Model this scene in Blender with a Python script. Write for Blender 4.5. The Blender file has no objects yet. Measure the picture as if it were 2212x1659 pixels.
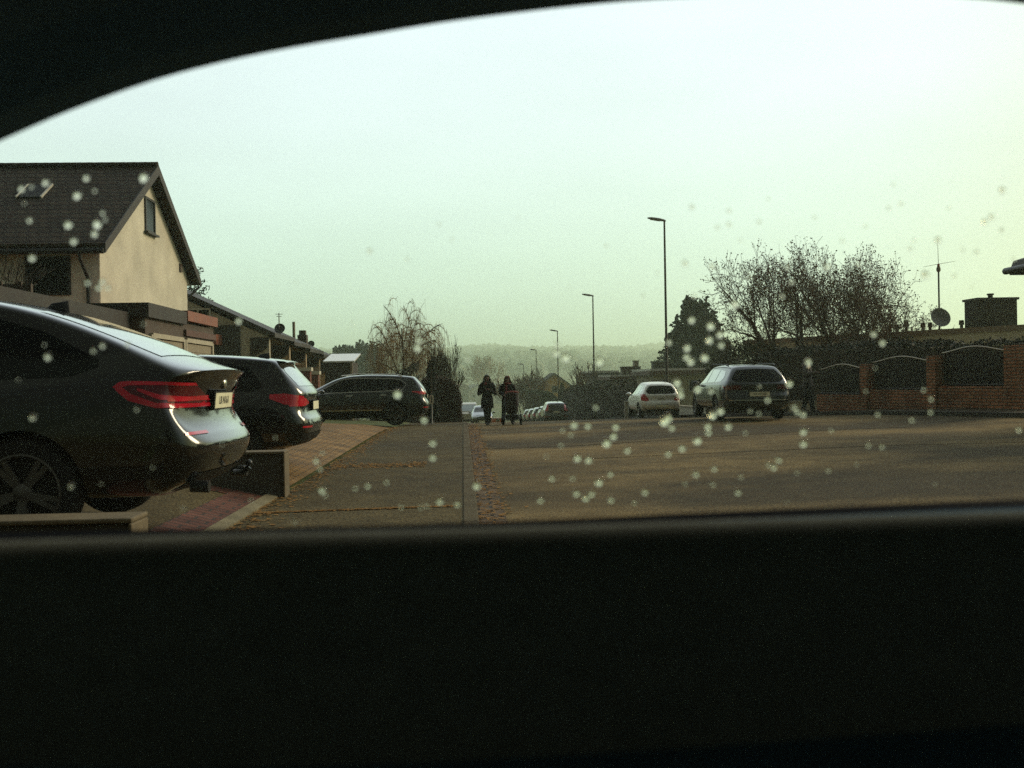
import bpy, bmesh, math, random
from mathutils import Vector, Matrix, Euler
from mathutils.bvhtree import BVHTree
import numpy as np
SC = bpy.context.scene
COL = SC.collection
R = math.radians
rnd = random.Random(11)

# ------------------------------------------------------------------ camera model (used to read positions off the photograph)
FPX = 2125.0
EYE = Vector((0.0, 0.0, 1.35))
CAM_ROT = (Matrix.Rotation(R(-2.853), 3, 'Z') @ Matrix.Rotation(R(90 - 0.225), 3, 'X') @ Matrix.Rotation(R(-1.0), 3, 'Z'))
def ray(px, py):
    return (CAM_ROT @ Vector(((px - 1106) / FPX, -(py - 829.5) / FPX, -1.0))).normalized()
def at(px, py, Y):
    d = ray(px, py)
    return EYE + d * ((Y - EYE.y) / d.y)

def interp(tab, v):
    if v <= tab[0][0]: return tab[0][1]
    for (a, fa), (b, fb) in zip(tab, tab[1:]):
        if v <= b: return fa + (fb - fa) * (v - a) / (b - a)
    return tab[-1][1]
def lerp(a, b, t): return a + (b - a) * t
def sstep(a, b, v):
    t = max(0.0, min(1.0, (v - a) / (b - a))); return t * t * (3 - 2 * t)

# ------------------------------------------------------------------ terrain
PROF = [(-60, 0), (14, 0), (24, .0), (28, -.03), (33, -.14), (40, -.38), (47, -.66), (60, -1.25), (73, -1.95), (100, -3.15), (130, -4.3),
        (158, -5.6), (200, -7.5), (260, -9.5), (330, -10.5), (450, -9.0), (700, -2.0), (1000, 9), (1400, 26), (2000, 54), (2600, 77), (3200, 80)]
LEFT = [(-60, 1.3), (-20, .95), (-7, .55), (-3.0, .22), (-2.12, .0), (0, 0)]
RIGHT = [(0, 0), (2, 0), (7, .17), (10, .2), (13, .34), (20, .5), (60, .8)]
FADE = [(26, 1), (34, .55), (42, .3), (70, .3), (200, .6)]
FADEL = [(24, 1), (33, .4), (45, .6), (70, 1)]
def gz(x, y):
    z = interp(PROF, y)
    if x < -2.12: z += interp(LEFT, x) * interp(FADEL, y)
    if x > 2: z += interp(RIGHT, x) * interp(FADE, y)
    if y > 420: z += sstep(420, 900, y) * (1.5 * math.sin(x * .011 + 1) + 1.0 * math.sin(x * .027)) * y / 1000
    return z
KERB = [(-30, 22), (4, 17), (15, 14.2), (21.6, 12.35), (28.9, 10.35), (34, 9.35), (40, 8.98), (200, 8.9)]   # right kerb: X as a function of Y
def kx(y): return interp(KERB, y)

# ------------------------------------------------------------------ materials
def nodes(m):
    m.use_nodes = True
    nt = m.node_tree
    return nt, nt.nodes, nt.links, nt.nodes['Principled BSDF']
MATS = {}
def mat(name, col, rough=.6, metal=0.0, var=.18, scale=6.0, bump=0.0, bscale=None, coat=0.0, spec=.5, trans=0.0, ior=1.45, fine=0.0):
    """procedural paint: base colour varied by two noises, optional bump"""
    if name in MATS: return MATS[name]
    m = bpy.data.materials.new(name); nt, N, L, P = nodes(m)
    P.inputs['Roughness'].default_value = rough; P.inputs['Metallic'].default_value = metal
    P.inputs['Specular IOR Level'].default_value = spec
    P.inputs['Coat Weight'].default_value = coat; P.inputs['Coat Roughness'].default_value = .06
    P.inputs['Transmission Weight'].default_value = trans; P.inputs['IOR'].default_value = ior
    tc = N.new('ShaderNodeTexCoord')
    n1 = N.new('ShaderNodeTexNoise'); n1.inputs['Scale'].default_value = scale; n1.inputs['Detail'].default_value = 5
    L.new(tc.outputs['Object'], n1.inputs['Vector'])
    cr = N.new('ShaderNodeValToRGB'); e = cr.color_ramp.elements
    e[0].position = .28; e[1].position = .75
    e[0].color = (*[max(0, c * (1 - var)) for c in col], 1); e[1].color = (*[min(1, c * (1 + var)) for c in col], 1)
    L.new(n1.outputs['Fac'], cr.inputs['Fac'])
    out = cr.outputs['Color']
    if fine:
        n2 = N.new('ShaderNodeTexNoise'); n2.inputs['Scale'].default_value = scale * 14; n2.inputs['Detail'].default_value = 3
        L.new(tc.outputs['Object'], n2.inputs['Vector'])
        mr = N.new('ShaderNodeMapRange'); mr.inputs['From Min'].default_value = .3; mr.inputs['From Max'].default_value = .7
        mr.inputs['To Min'].default_value = 1 - fine; mr.inputs['To Max'].default_value = 1 + fine
        L.new(n2.outputs['Fac'], mr.inputs['Value'])
        mx = N.new('ShaderNodeVectorMath'); mx.operation = 'SCALE'
        L.new(out, mx.inputs[0]); L.new(mr.outputs['Result'], mx.inputs['Scale']); out = mx.outputs['Vector']
    L.new(out, P.inputs['Base Color'])
    if bump:
        n3 = N.new('ShaderNodeTexNoise'); n3.inputs['Scale'].default_value = bscale or scale * 8; n3.inputs['Detail'].default_value = 4
        L.new(tc.outputs['Object'], n3.inputs['Vector'])
        b = N.new('ShaderNodeBump'); b.inputs['Strength'].default_value = bump; b.inputs['Distance'].default_value = .02
        L.new(n3.outputs['Fac'], b.inputs['Height']); L.new(b.outputs['Normal'], P.inputs['Normal'])
    MATS[name] = m
    return m

def brickmat(name, c1, c2, mortar, bw, bh, msize, vertical=True, rough=.8, bump=.6, offs=.5, var=.5, squash=1.0):
    """brick / tile / paver courses; vertical walls use (x+y, z), floors use (x, y)"""
    if name in MATS: return MATS[name]
    m = bpy.data.materials.new(name); nt, N, L, P = nodes(m)
    P.inputs['Roughness'].default_value = rough; P.inputs['Specular IOR Level'].default_value = .12
    tc = N.new('ShaderNodeTexCoord'); sp = N.new('ShaderNodeSeparateXYZ'); L.new(tc.outputs['Object'], sp.inputs[0])
    cb = N.new('ShaderNodeCombineXYZ')
    if vertical:
        ad = N.new('ShaderNodeMath'); ad.operation = 'ADD'; L.new(sp.outputs['X'], ad.inputs[0]); L.new(sp.outputs['Y'], ad.inputs[1])
        L.new(ad.outputs[0], cb.inputs['X']); L.new(sp.outputs['Z'], cb.inputs['Y'])
    else:
        L.new(sp.outputs['X'], cb.inputs['X']); L.new(sp.outputs['Y'], cb.inputs['Y'])
    bt = N.new('ShaderNodeTexBrick'); L.new(cb.outputs[0], bt.inputs['Vector'])
    bt.offset = offs
    bt.inputs['Color1'].default_value = (*c1, 1); bt.inputs['Color2'].default_value = (*c2, 1); bt.inputs['Mortar'].default_value = (*mortar, 1)
    bt.inputs['Scale'].default_value = 1; bt.inputs['Brick Width'].default_value = bw; bt.inputs['Row Height'].default_value = bh
    bt.inputs['Mortar Size'].default_value = msize; bt.inputs['Bias'].default_value = 0
    n1 = N.new('ShaderNodeTexNoise'); n1.inputs['Scale'].default_value = 1.7; n1.inputs['Detail'].default_value = 8
    L.new(tc.outputs['Object'], n1.inputs['Vector'])
    mr = N.new('ShaderNodeMapRange'); mr.inputs['From Min'].default_value = .3; mr.inputs['From Max'].default_value = .7
    mr.inputs['To Min'].default_value = 1 - var; mr.inputs['To Max'].default_value = 1 + var * .6
    L.new(n1.outputs['Fac'], mr.inputs['Value'])
    mx = N.new('ShaderNodeVectorMath'); mx.operation = 'SCALE'; L.new(bt.outputs['Color'], mx.inputs[0]); L.new(mr.outputs['Result'], mx.inputs['Scale'])
    L.new(mx.outputs['Vector'], P.inputs['Base Color'])
    b = N.new('ShaderNodeBump'); b.inputs['Strength'].default_value = bump; b.inputs['Distance'].default_value = .02; b.invert = True
    L.new(bt.outputs['Fac'], b.inputs['Height']); L.new(b.outputs['Normal'], P.inputs['Normal'])
    MATS[name] = m
    return m

# ------------------------------------------------------------------ mesh builder
class MB:
    def __init__(s): s.v = []; s.f = []; s.m = []
    def add(s, vs, fs, mi=0):
        o = len(s.v); s.v += [tuple(p) for p in vs]; s.f += [[i + o for i in f] for f in fs]; s.m += [mi] * len(fs)
    def quad(s, a, b, c, d, mi=0): s.add([a, b, c, d], [(0, 1, 2, 3)], mi)
    def box(s, x0, x1, y0, y1, z0, z1, mi=0):
        s.add([(x0, y0, z0), (x1, y0, z0), (x1, y1, z0), (x0, y1, z0), (x0, y0, z1), (x1, y0, z1), (x1, y1, z1), (x0, y1, z1)],
              [(3, 2, 1, 0), (4, 5, 6, 7), (0, 1, 5, 4), (1, 2, 6, 5), (2, 3, 7, 6), (3, 0, 4, 7)], mi)
    def obox(s, a, b, w, z0, z1, mi=0):
        """wall-like box from point a to point b (xy), width w"""
        a = Vector(a[:2]); b = Vector(b[:2]); d = (b - a).normalized(); n = Vector((-d.y, d.x)) * w / 2
        q = [a - n, b - n, b + n, a + n]
        s.add([(p.x, p.y, z0) for p in q] + [(p.x, p.y, z1) for p in q],
              [(3, 2, 1, 0), (4, 5, 6, 7), (0, 1, 5, 4), (1, 2, 6, 5), (2, 3, 7, 6), (3, 0, 4, 7)], mi)
    def prism(s, poly, a, ext, mi=0):
        """poly: list of Vectors (planar), extruded by vector ext"""
        n = len(poly); e = Vector(ext)
        s.add([Vector(p) for p in poly] + [Vector(p) + e for p in poly],
              [tuple(range(n - 1, -1, -1)), tuple(range(n, 2 * n))] + [(i, (i + 1) % n, n + (i + 1) % n, n + i) for i in range(n)], mi)
    def tube(s, pts, rad, n=6, cap=True, mi=0):
        pts = [Vector(p) for p in pts]
        if not isinstance(rad, (list, tuple)): rad = [rad] * len(pts)
        vs = []; up = None
        for i, p in enumerate(pts):
            t = (pts[min(i + 1, len(pts) - 1)] - pts[max(i - 1, 0)])
            t = t.normalized() if t.length > 1e-9 else Vector((0, 0, 1))
            if up is None:
                up = Vector((0, 0, 1)) if abs(t.z) < .9 else Vector((1, 0, 0))
            a = t.cross(up)
            if a.length < 1e-6: a = t.cross(Vector((0, 1, 0)))
            a.normalize(); b = a.cross(t).normalized(); up = b
            for k in range(n):
                an = 2 * math.pi * k / n
                vs.append(p + (a * math.cos(an) + b * math.sin(an)) * rad[i])
        fs = []
        for i in range(len(pts) - 1):
            for k in range(n):
                fs.append((i * n + k, i * n + (k + 1) % n, (i + 1) * n + (k + 1) % n, (i + 1) * n + k))
        if cap:
            fs.append(tuple(range(n))); fs.append(tuple(range((len(pts) - 1) * n, len(pts) * n))[::-1])
        s.add(vs, fs, mi)
    def lathe(s, prof, mtx, n=24, mi=0, cap=False):
        """prof: (r, h) about local z of mtx"""
        vs = [mtx @ Vector((r * math.cos(2 * math.pi * k / n), r * math.sin(2 * math.pi * k / n), h)) for r, h in prof for k in range(n)]
        fs = []
        for i in range(len(prof) - 1):
            for k in range(n):
                fs.append((i * n + k, i * n + (k + 1) % n, (i + 1) * n + (k + 1) % n, (i + 1) * n + k))
        if cap:
            fs.append(tuple(range(n))[::-1]); fs.append(tuple(range((len(prof) - 1) * n, len(prof) * n)))
        s.add(vs, fs, mi)
    def grid(s, rows, mi=0, close=False):
        nr = len(rows); nc = len(rows[0]); vs = [p for r in rows for p in r]; fs = []
        for i in range(nr - 1):
            for j in range(nc if close else nc - 1):
                fs.append((i * nc + j, i * nc + (j + 1) % nc, (i + 1) * nc + (j + 1) % nc, (i + 1) * nc + j))
        s.add(vs, fs, mi)
    def ball(s, c, r, sub=2, mi=0, noise=0.0, rg=None):
        bm = bmesh.new(); bmesh.ops.create_icosphere(bm, subdivisions=sub, radius=1)
        c = Vector(c); r = Vector(r) if hasattr(r, '__len__') else Vector((r, r, r))
        vs = []
        for v in bm.verts:
            k = 1 + (rg.uniform(-noise, noise) if noise else 0)
            vs.append((c.x + v.co.x * r.x * k, c.y + v.co.y * r.y * k, c.z + v.co.z * r.z * k))
        s.add(vs, [[v.index for v in f.verts] for f in bm.faces], mi); bm.free()
    def leaf(s, p, size, rg, mi=0, asp=.6):
        a = Vector((rg.gauss(0, 1), rg.gauss(0, 1), rg.gauss(0, 1))).normalized()
        b = a.orthogonal().normalized(); b = (Matrix.Rotation(rg.uniform(0, 6.28), 3, a) @ b) * size * asp; a2 = a.cross(b).normalized() * size
        p = Vector(p)
        s.add([p - b * .5, p + a2 * .5, p + b * .5, p - a2 * .5], [(0, 1, 2, 3)], mi)
    def build(s, name, mats, parent=None, off=(0, 0, 0), smooth=False, bevel=0.0, fix=False, split=None):
        me = bpy.data.meshes.new(name)
        o = Vector(off)
        vs = s.v if o.length == 0 else [(p[0] - o.x, p[1] - o.y, p[2] - o.z) for p in s.v]
        me.from_pydata(vs, [], s.f)
        mats = mats if isinstance(mats, (list, tuple)) else [mats]
        for m in mats: me.materials.append(m)
        if len(mats) > 1: me.polygons.foreach_set('material_index', s.m)
        if fix:
            bm = bmesh.new(); bm.from_mesh(me); bmesh.ops.remove_doubles(bm, verts=bm.verts, dist=1e-5)
            bmesh.ops.recalc_face_normals(bm, faces=bm.faces); bm.to_mesh(me); bm.free()
        if smooth:
            me.polygons.foreach_set('use_smooth', [True] * len(me.polygons))
        me.update()
        ob = bpy.data.objects.new(name, me); COL.objects.link(ob)
        if parent is not None: ob.parent = parent
        else: ob.location = o
        if smooth and split:
            me.set_sharp_from_angle(angle=R(split))
        if bevel:
            b = ob.modifiers.new('bevel', 'BEVEL'); b.width = bevel; b.segments = 2; b.limit_method = 'ANGLE'
        return ob

def tag(o, label=None, cat=None, group=None, kind=None):
    if label: o['label'] = label
    if cat: o['category'] = cat
    if group: o['group'] = group
    if kind: o['kind'] = kind
    return o
def thing(name, label, cat, loc=(0, 0, 0), rz=0.0, group=None):
    o = bpy.data.objects.new(name, None); COL.objects.link(o); o.empty_display_size = .2
    o.location = loc; o.rotation_euler = (0, 0, rz)
    return tag(o, label, cat, group)
def copy_tree(o, parent=None):
    c = o.copy(); COL.objects.link(c); c.parent = parent
    for ch in list(o.children): copy_tree(ch, c)
    return c
def text_mesh(txt, size, name, m, parent, loc, rot, ext=.001):
    cu = bpy.data.curves.new('t', 'FONT'); cu.body = txt; cu.size = size; cu.extrude = ext; cu.align_x = 'CENTER'; cu.align_y = 'CENTER'
    t = bpy.data.objects.new('t', cu); COL.objects.link(t)
    dg = bpy.context.evaluated_depsgraph_get(); me = bpy.data.meshes.new_from_object(t.evaluated_get(dg)); me.name = name
    bpy.data.objects.remove(t); me.materials.clear(); me.materials.append(m)
    ob = bpy.data.objects.new(name, me); COL.objects.link(ob); ob.parent = parent; ob.location = loc; ob.rotation_euler = rot
    return ob
HAZE = .0007; SKYSTR = .1; VEIL = .93; VEILGAIN = 1.2; BACK = .11; SUNSTR = 2.3; EXPO = 0.24; APER = .0072; DENO = False
# ------------------------------------------------------------------ ground, road, pavements
def strip(name, m, fx0, fx1, ys, nx, dz, kind=True, thick=0.0):
    b = MB(); rows = []
    for y in ys:
        x0 = fx0(y); x1 = fx1(y)
        rows.append([(lerp(x0, x1, i / nx), y, gz(lerp(x0, x1, i / nx), y) + dz) for i in range(nx + 1)])
    b.grid(rows)
    if thick:
        b.grid([[(p[0], p[1], p[2] - thick), p] for p in (r[0] for r in rows)]); b.grid([[p, (p[0], p[1], p[2] - thick)] for p in (r[-1] for r in rows)])
        b.grid([[(p[0], p[1], p[2] - thick) for p in rows[0]], rows[0]])
    o = b.build(name, m, smooth=True, split=40)
    if kind: tag(o, kind='structure')
    return o
def frange(a, b, n): return [lerp(a, b, i / n) for i in range(n + 1)]

def groundmat():
    m = bpy.data.materials.new('earth_and_grass'); nt, N, L, P = nodes(m); P.inputs['Roughness'].default_value = .95; P.inputs['Specular IOR Level'].default_value = .1
    tc = N.new('ShaderNodeTexCoord')
    a = N.new('ShaderNodeTexNoise'); a.inputs['Scale'].default_value = .035; a.inputs['Detail'].default_value = 8
    c = N.new('ShaderNodeTexNoise'); c.inputs['Scale'].default_value = 1.2; c.inputs['Detail'].default_value = 6
    L.new(tc.outputs['Object'], a.inputs['Vector']); L.new(tc.outputs['Object'], c.inputs['Vector'])
    mx = N.new('ShaderNodeMix'); mx.data_type = 'FLOAT'; mx.inputs[0].default_value = .35
    L.new(a.outputs['Fac'], mx.inputs[2]); L.new(c.outputs['Fac'], mx.inputs[3])
    r = N.new('ShaderNodeValToRGB'); e = r.color_ramp.elements
    e[0].position = .36; e[0].color = (.05, .06, .02, 1); e[1].position = .62; e[1].color = (.11, .085, .045, 1)
    k = e.new(.5); k.color = (.075, .09, .03, 1)
    L.new(mx.outputs[0], r.inputs['Fac']); L.new(r.outputs['Color'], P.inputs['Base Color'])
    return m
def asphalt(name, dark, light, wave=1.0, seed=0.0):
    """worn tarmac: fine stones, wide lighter and darker patches that lie across the street, cracks"""
    m = bpy.data.materials.new(name); nt, N, L, P = nodes(m)
    tc = N.new('ShaderNodeTexCoord')
    def noise(sc, det, vec):
        n = N.new('ShaderNodeTexNoise'); n.inputs['Scale'].default_value = sc; n.inputs['Detail'].default_value = det; L.new(vec, n.inputs['Vector']); return n
    mp = N.new('ShaderNodeMapping'); mp.inputs['Scale'].default_value = (.14, .30, 1); mp.inputs['Location'].default_value = (seed, seed * 1.7, 0); mp.inputs['Rotation'].default_value = (0, 0, R(-7))
    L.new(tc.outputs['Object'], mp.inputs['Vector'])
    big = noise(1.0, 4, mp.outputs['Vector']); mid = noise(2.2, 6, tc.outputs['Object']); fin = noise(42, 2, tc.outputs['Object'])
    r = N.new('ShaderNodeValToRGB'); e = r.color_ramp.elements; e[0].position = .40; e[1].position = .60
    e[0].color = (*dark, 1); e[1].color = (*light, 1)
    L.new(big.outputs['Fac'], r.inputs['Fac'])
    def rng(n, lo, hi, a=.3, b=.7):
        q = N.new('ShaderNodeMapRange'); q.inputs['From Min'].default_value = a; q.inputs['From Max'].default_value = b
        q.inputs['To Min'].default_value = lo; q.inputs['To Max'].default_value = hi; L.new(n.outputs['Fac'], q.inputs['Value']); return q.outputs['Result']
    def scale(v, f):
        q = N.new('ShaderNodeVectorMath'); q.operation = 'SCALE'; L.new(v, q.inputs[0]); L.new(f, q.inputs['Scale']); return q.outputs['Vector']
    c = scale(scale(r.outputs['Color'], rng(mid, .75, 1.22)), rng(fin, .25, 1.85))
    L.new(c, P.inputs['Base Color'])
    q = rng(big, .85, .95); L.new(q, P.inputs['Roughness'])
    P.inputs['Specular IOR Level'].default_value = .08
    b = N.new('ShaderNodeBump'); b.inputs['Strength'].default_value = .5; b.inputs['Distance'].default_value = .012
    L.new(fin.outputs['Fac'], b.inputs['Height']); L.new(b.outputs['Normal'], P.inputs['Normal'])
    return m

# base ground: fine near, coarse far
b = MB(); ys = frange(-30, 60, 90) + frange(63, 200, 45)[0:] + frange(210, 700, 40) + frange(730, 3200, 60)
xs = [-2400, -1600, -900, -600, -400, -250, -150, -90, -60, -40, -30, -24, -20, -16, -13, -11, -9, -8, -7, -6, -5, -4.4, -3.8, -3.4, -3, -2.7, -2.4, -2.12, -1.5, -1, 0, 1, 2, 3, 4, 5, 6, 7, 8, 9, 10, 11, 12, 13, 14, 16, 18, 20, 24, 30, 40, 60, 90, 150, 250, 400, 600, 900, 1600, 2400]
b.grid([[(x, y, gz(x, y) - (.03 if y < 210 else 0)) for x in xs] for y in ys])
tag(b.build('ground', groundmat(), smooth=True), kind='structure')

M_ROAD = asphalt('road_asphalt', (.048, .0345, .0155), (.150, .104, .044), seed=3.1)
M_WALK = asphalt('path_asphalt', (.050, .0365, .0150), (.075, .056, .024), seed=9.7)
YS = frange(-8, 24, 40) + frange(25, 60, 35)[0:] + frange(63, 200, 40)
strip('road', M_ROAD, lambda y: .40, lambda y: kx(y), YS, 16, 0.0)
strip('sidewalk', M_WALK, lambda y: -2.12, lambda y: -.02, YS, 6, .055, thick=.09)
strip('sidewalk.001', asphalt('far_path_asphalt', (.035, .027, .017), (.055, .043, .028), seed=5.5), lambda y: kx(y) + .14, lambda y: kx(y) + 1.75, frange(4, 60, 50) + frange(63, 190, 25), 4, .10, thick=.14)
# gutter of rough setts beside the kerb
M_SETT = brickmat('gutter_setts', (.13, .073, .029), (.09, .056, .026), (.022, .017, .010), .27, .17, .018, vertical=False, bump=1.0, var=.7)
strip('gutter', M_SETT, lambda y: .125, lambda y: .40, YS, 2, .006)
# kerb stones
M_KERB = mat('kerb_concrete', (.085, .066, .036), .9, var=.3, scale=3, bump=.5, bscale=60, fine=.35, spec=.1)
b = MB(); y = -6.0
while y < 120:
    l = 1.0 if y < 60 else 4.0
    z = gz(0, y); z2 = gz(0, y + l)
    q = [(-.02, y + .006, z), (.125, y + .006, z), (.125, y + l - .006, z2), (-.02, y + l - .006, z2)]
    b.add([(p[0], p[1], p[2] - .05) for p in q] + [(p[0], p[1], p[2] + .068) for p in q],
          [(3, 2, 1, 0), (4, 5, 6, 7), (0, 1, 5, 4), (1, 2, 6, 5), (2, 3, 7, 6), (3, 0, 4, 7)])
    y += l
tag(b.build('kerb', M_KERB, bevel=.012), kind='structure')
b = MB(); y = 3.0
while y < 100:
    l = 1.0
    a0 = Vector((kx(y), y, 0)); a1 = Vector((kx(y + l), y + l, 0))
    zs = [gz(a0.x, y), gz(a0.x, y), gz(a1.x, y + l), gz(a1.x, y + l)]
    q = [(a0.x, y + .006, zs[0]), (a0.x + .15, y + .006, zs[1]), (a1.x + .15, y + l - .006, zs[2]), (a1.x, y + l - .006, zs[3])]
    b.add([(p[0], p[1], p[2] - .05) for p in q] + [(p[0], p[1], p[2] + .115) for p in q],
          [(3, 2, 1, 0), (4, 5, 6, 7), (0, 1, 5, 4), (1, 2, 6, 5), (2, 3, 7, 6), (3, 0, 4, 7)])
    y += l
tag(b.build('kerb.001', mat('dark_kerb', (.03, .025, .018), .85, var=.3, scale=3, fine=.3), bevel=.012), kind='structure')
# paved forecourts on the left
M_PAVE = brickmat('forecourt_pavers', (.26, .145, .045), (.175, .098, .034), (.045, .031, .016), .21, .105, .012, vertical=False, bump=.7, var=.45)
M_REDP = brickmat('red_pavers', (.12, .044, .026), (.095, .036, .022), (.04, .026, .018), .26, .13, .014, vertical=False, bump=.8, var=.5)
strip('driveway', M_PAVE, lambda y: -9.0, lambda y: -2.22, frange(11.75, 30, 36), 16, .03)
strip('driveway.001', M_WALK, lambda y: -9.0, lambda y: -2.62, frange(-4, 11.3, 24), 14, .03)
strip('driveway.002', M_REDP, lambda y: -2.60, lambda y: -2.26, frange(4, 11.25, 16), 2, .05)
strip('driveway.003', M_REDP, lambda y: -6.0, lambda y: -2.26, frange(10.95, 11.3, 1), 8, .036)
M_EDGE = mat('edging_concrete', (.16, .135, .08), .9, var=.25, scale=4, bump=.4, fine=.3, spec=.1)
strip('driveway.004', M_EDGE, lambda y: -2.25, lambda y: -2.13, frange(2, 11.4, 14), 1, .075, thick=.1)
# dead leaves and moss in the joints: nobody could count them
b = MB(); rg = random.Random(5)
for i in range(5200):
    k = rg.random()
    if k < .36:
        y = rg.uniform(6, 30); x = -2.14 + abs(rg.gauss(0, .16)); z = gz(x, y) + .062
    elif k < .78:
        y = rg.uniform(6, 34); x = rg.uniform(.13, .46) if rg.random() < .8 else rg.gauss(.3, .16); z = gz(x, y) + .012
    elif k < .9:
        y = 15.3 + rg.gauss(0, .25) + .1 * rg.random(); x = rg.uniform(-2.0, -.6); z = gz(x, y) + .06
    else:
        y = 10.1 + rg.gauss(0, .02); x = rg.uniform(-2.1, -.1); y += .10 * (x + 1); z = gz(x, y) + .06
    s = rg.uniform(.015, .045); an = rg.uniform(0, 6.28); t = rg.uniform(-.012, .012)
    dx, dy = math.cos(an) * s, math.sin(an) * s
    b.add([(x - dx, y - dy, z), (x - dy * .5, y + dx * .5, z + .004 + t * .3), (x + dx, y + dy, z + .006), (x + dy * .5, y - dx * .5, z + .003)], [(0, 1, 2, 3)])
tag(b.build('fallen_leaves', mat('dead_leaves', (.23, .12, .036), .9, var=.5, scale=9, spec=.05)), 'scattered brown dead leaves lying along the kerb and path edges', 'leaves', kind='stuff')
# sunken access covers and tar joints in the road
M_TAR = mat('tar_joint', (.018, .014, .01), .95, var=.3, scale=5, spec=.03)
def ribbon(b, pts, w, dz):
    rows = []
    for i, p in enumerate(pts):
        a = Vector(pts[max(i - 1, 0)]); c = Vector(pts[min(i + 1, len(pts) - 1)]); t = (c - a).normalized(); n = Vector((-t.y, t.x)) * w / 2
        q = Vector(p); rows.append([(q.x - n.x, q.y - n.y, gz(q.x - n.x, q.y - n.y) + dz), (q.x + n.x, q.y + n.y, gz(q.x + n.x, q.y + n.y) + dz)])
    b.grid(rows)
b = MB(); rg = random.Random(8)
def crack(x0, y0, x1, y1, n=24, j=.05):
    return [(lerp(x0, x1, i / n) + rg.uniform(-j, j), lerp(y0, y1, i / n) + rg.uniform(-j, j) * .5) for i in range(n + 1)]
ribbon(b, crack(.45, 19.4, 9.5, 20.6, 50), .05, .004)
ribbon(b, crack(.45, 26.8, 8.8, 27.4, 50), .06, .004); ribbon(b, crack(1.9, 16.5, 12, 15.2, 50), .04, .004)
tag(b.build('road_joint', M_TAR), kind='structure')

# ------------------------------------------------------------------ wooded hill far off (reads as one mass)
b = MB(); rg = random.Random(21)
def blob(b, c, r, h, rg, mi):
    n = 7; rows = []
    for k in range(5):
        t = k / 4; rr = r * (math.sin(math.pi * (.12 + .86 * t)) ** .7); z = c[2] + h * t
        rows.append([(c[0] + rr * rg.uniform(.7, 1.2) * math.cos(6.283 * q / n), c[1] + rr * math.sin(6.283 * q / n), z + rg.uniform(-.06, .06) * h) for q in range(n)])
    b.grid(rows, mi, close=True); b.add(rows[-1], [tuple(range(n))], mi)
for i in range(7000):
    y = 820 + 1850 * rg.random() ** .75; x = rg.uniform(-.36, .42) * y
    if y < 1100 and rg.random() < .55 + .3 * math.sin(x * .02 + y * .013): continue
    h = rg.uniform(8, 15) * (1.3 if rg.random() < .06 else 1); r = h * rg.uniform(.4, .7)
    blob(b, (x, y, gz(x, y) - .5), r, h, rg, rg.choice((0, 0, 1)))
tag(b.build('wooded_hill', [mat('far_wood_green', (.06, .09, .03), .9, var=.3, scale=.05), mat('far_wood_brown', (.10, .10, .04), .9, var=.3, scale=.05)]),
    'hazy wooded ridge of massed trees behind the street', 'woodland', kind='stuff')
# ------------------------------------------------------------------ cars
M_BLACK = mat('black_plastic', (.008, .008, .007), .55, var=.2, spec=.3)
M_GLASS = mat('dark_car_glass', (.005, .006, .006), .05, var=.1, spec=.22)
M_GLASS2 = mat('reflecting_car_glass', (.34, .37, .35), .04, metal=.9, var=.1, spec=1.0, coat=.8)
M_TYRE = mat('tyre_rubber', (.011, .011, .010), .9, var=.25, spec=.2)
M_RIM = mat('grey_alloy', (.09, .085, .075), .38, metal=.6, var=.1)
M_RIMS = mat('silver_alloy', (.30, .30, .28), .35, metal=.8, var=.1)
M_RED = mat('red_lamp_lens', (.45, .008, .022), .12, var=.2, coat=.5)
M_DRED = mat('smoked_red_lens', (.075, .003, .007), .12, var=.2, coat=.5)
M_PLATE = mat('plate_white', (.70, .66, .45), .5, var=.08, scale=12)
M_INK = mat('plate_ink', (.012, .012, .012), .6)
M_CHROME = mat('chrome_trim', (.55, .53, .45), .22, metal=.9, var=.05)
M_GUTTERC = mat('dull_steel', (.03, .03, .028), .4, metal=.5)
M_WHITEL = mat('clear_lamp_lens', (.55, .58, .55), .1, var=.1, coat=.5)
def paint(name, col, rough=.2, metal=.35, coat=.8):
    return mat(name, col, rough, metal=metal, var=.06, scale=2, coat=coat, spec=.5)

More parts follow.
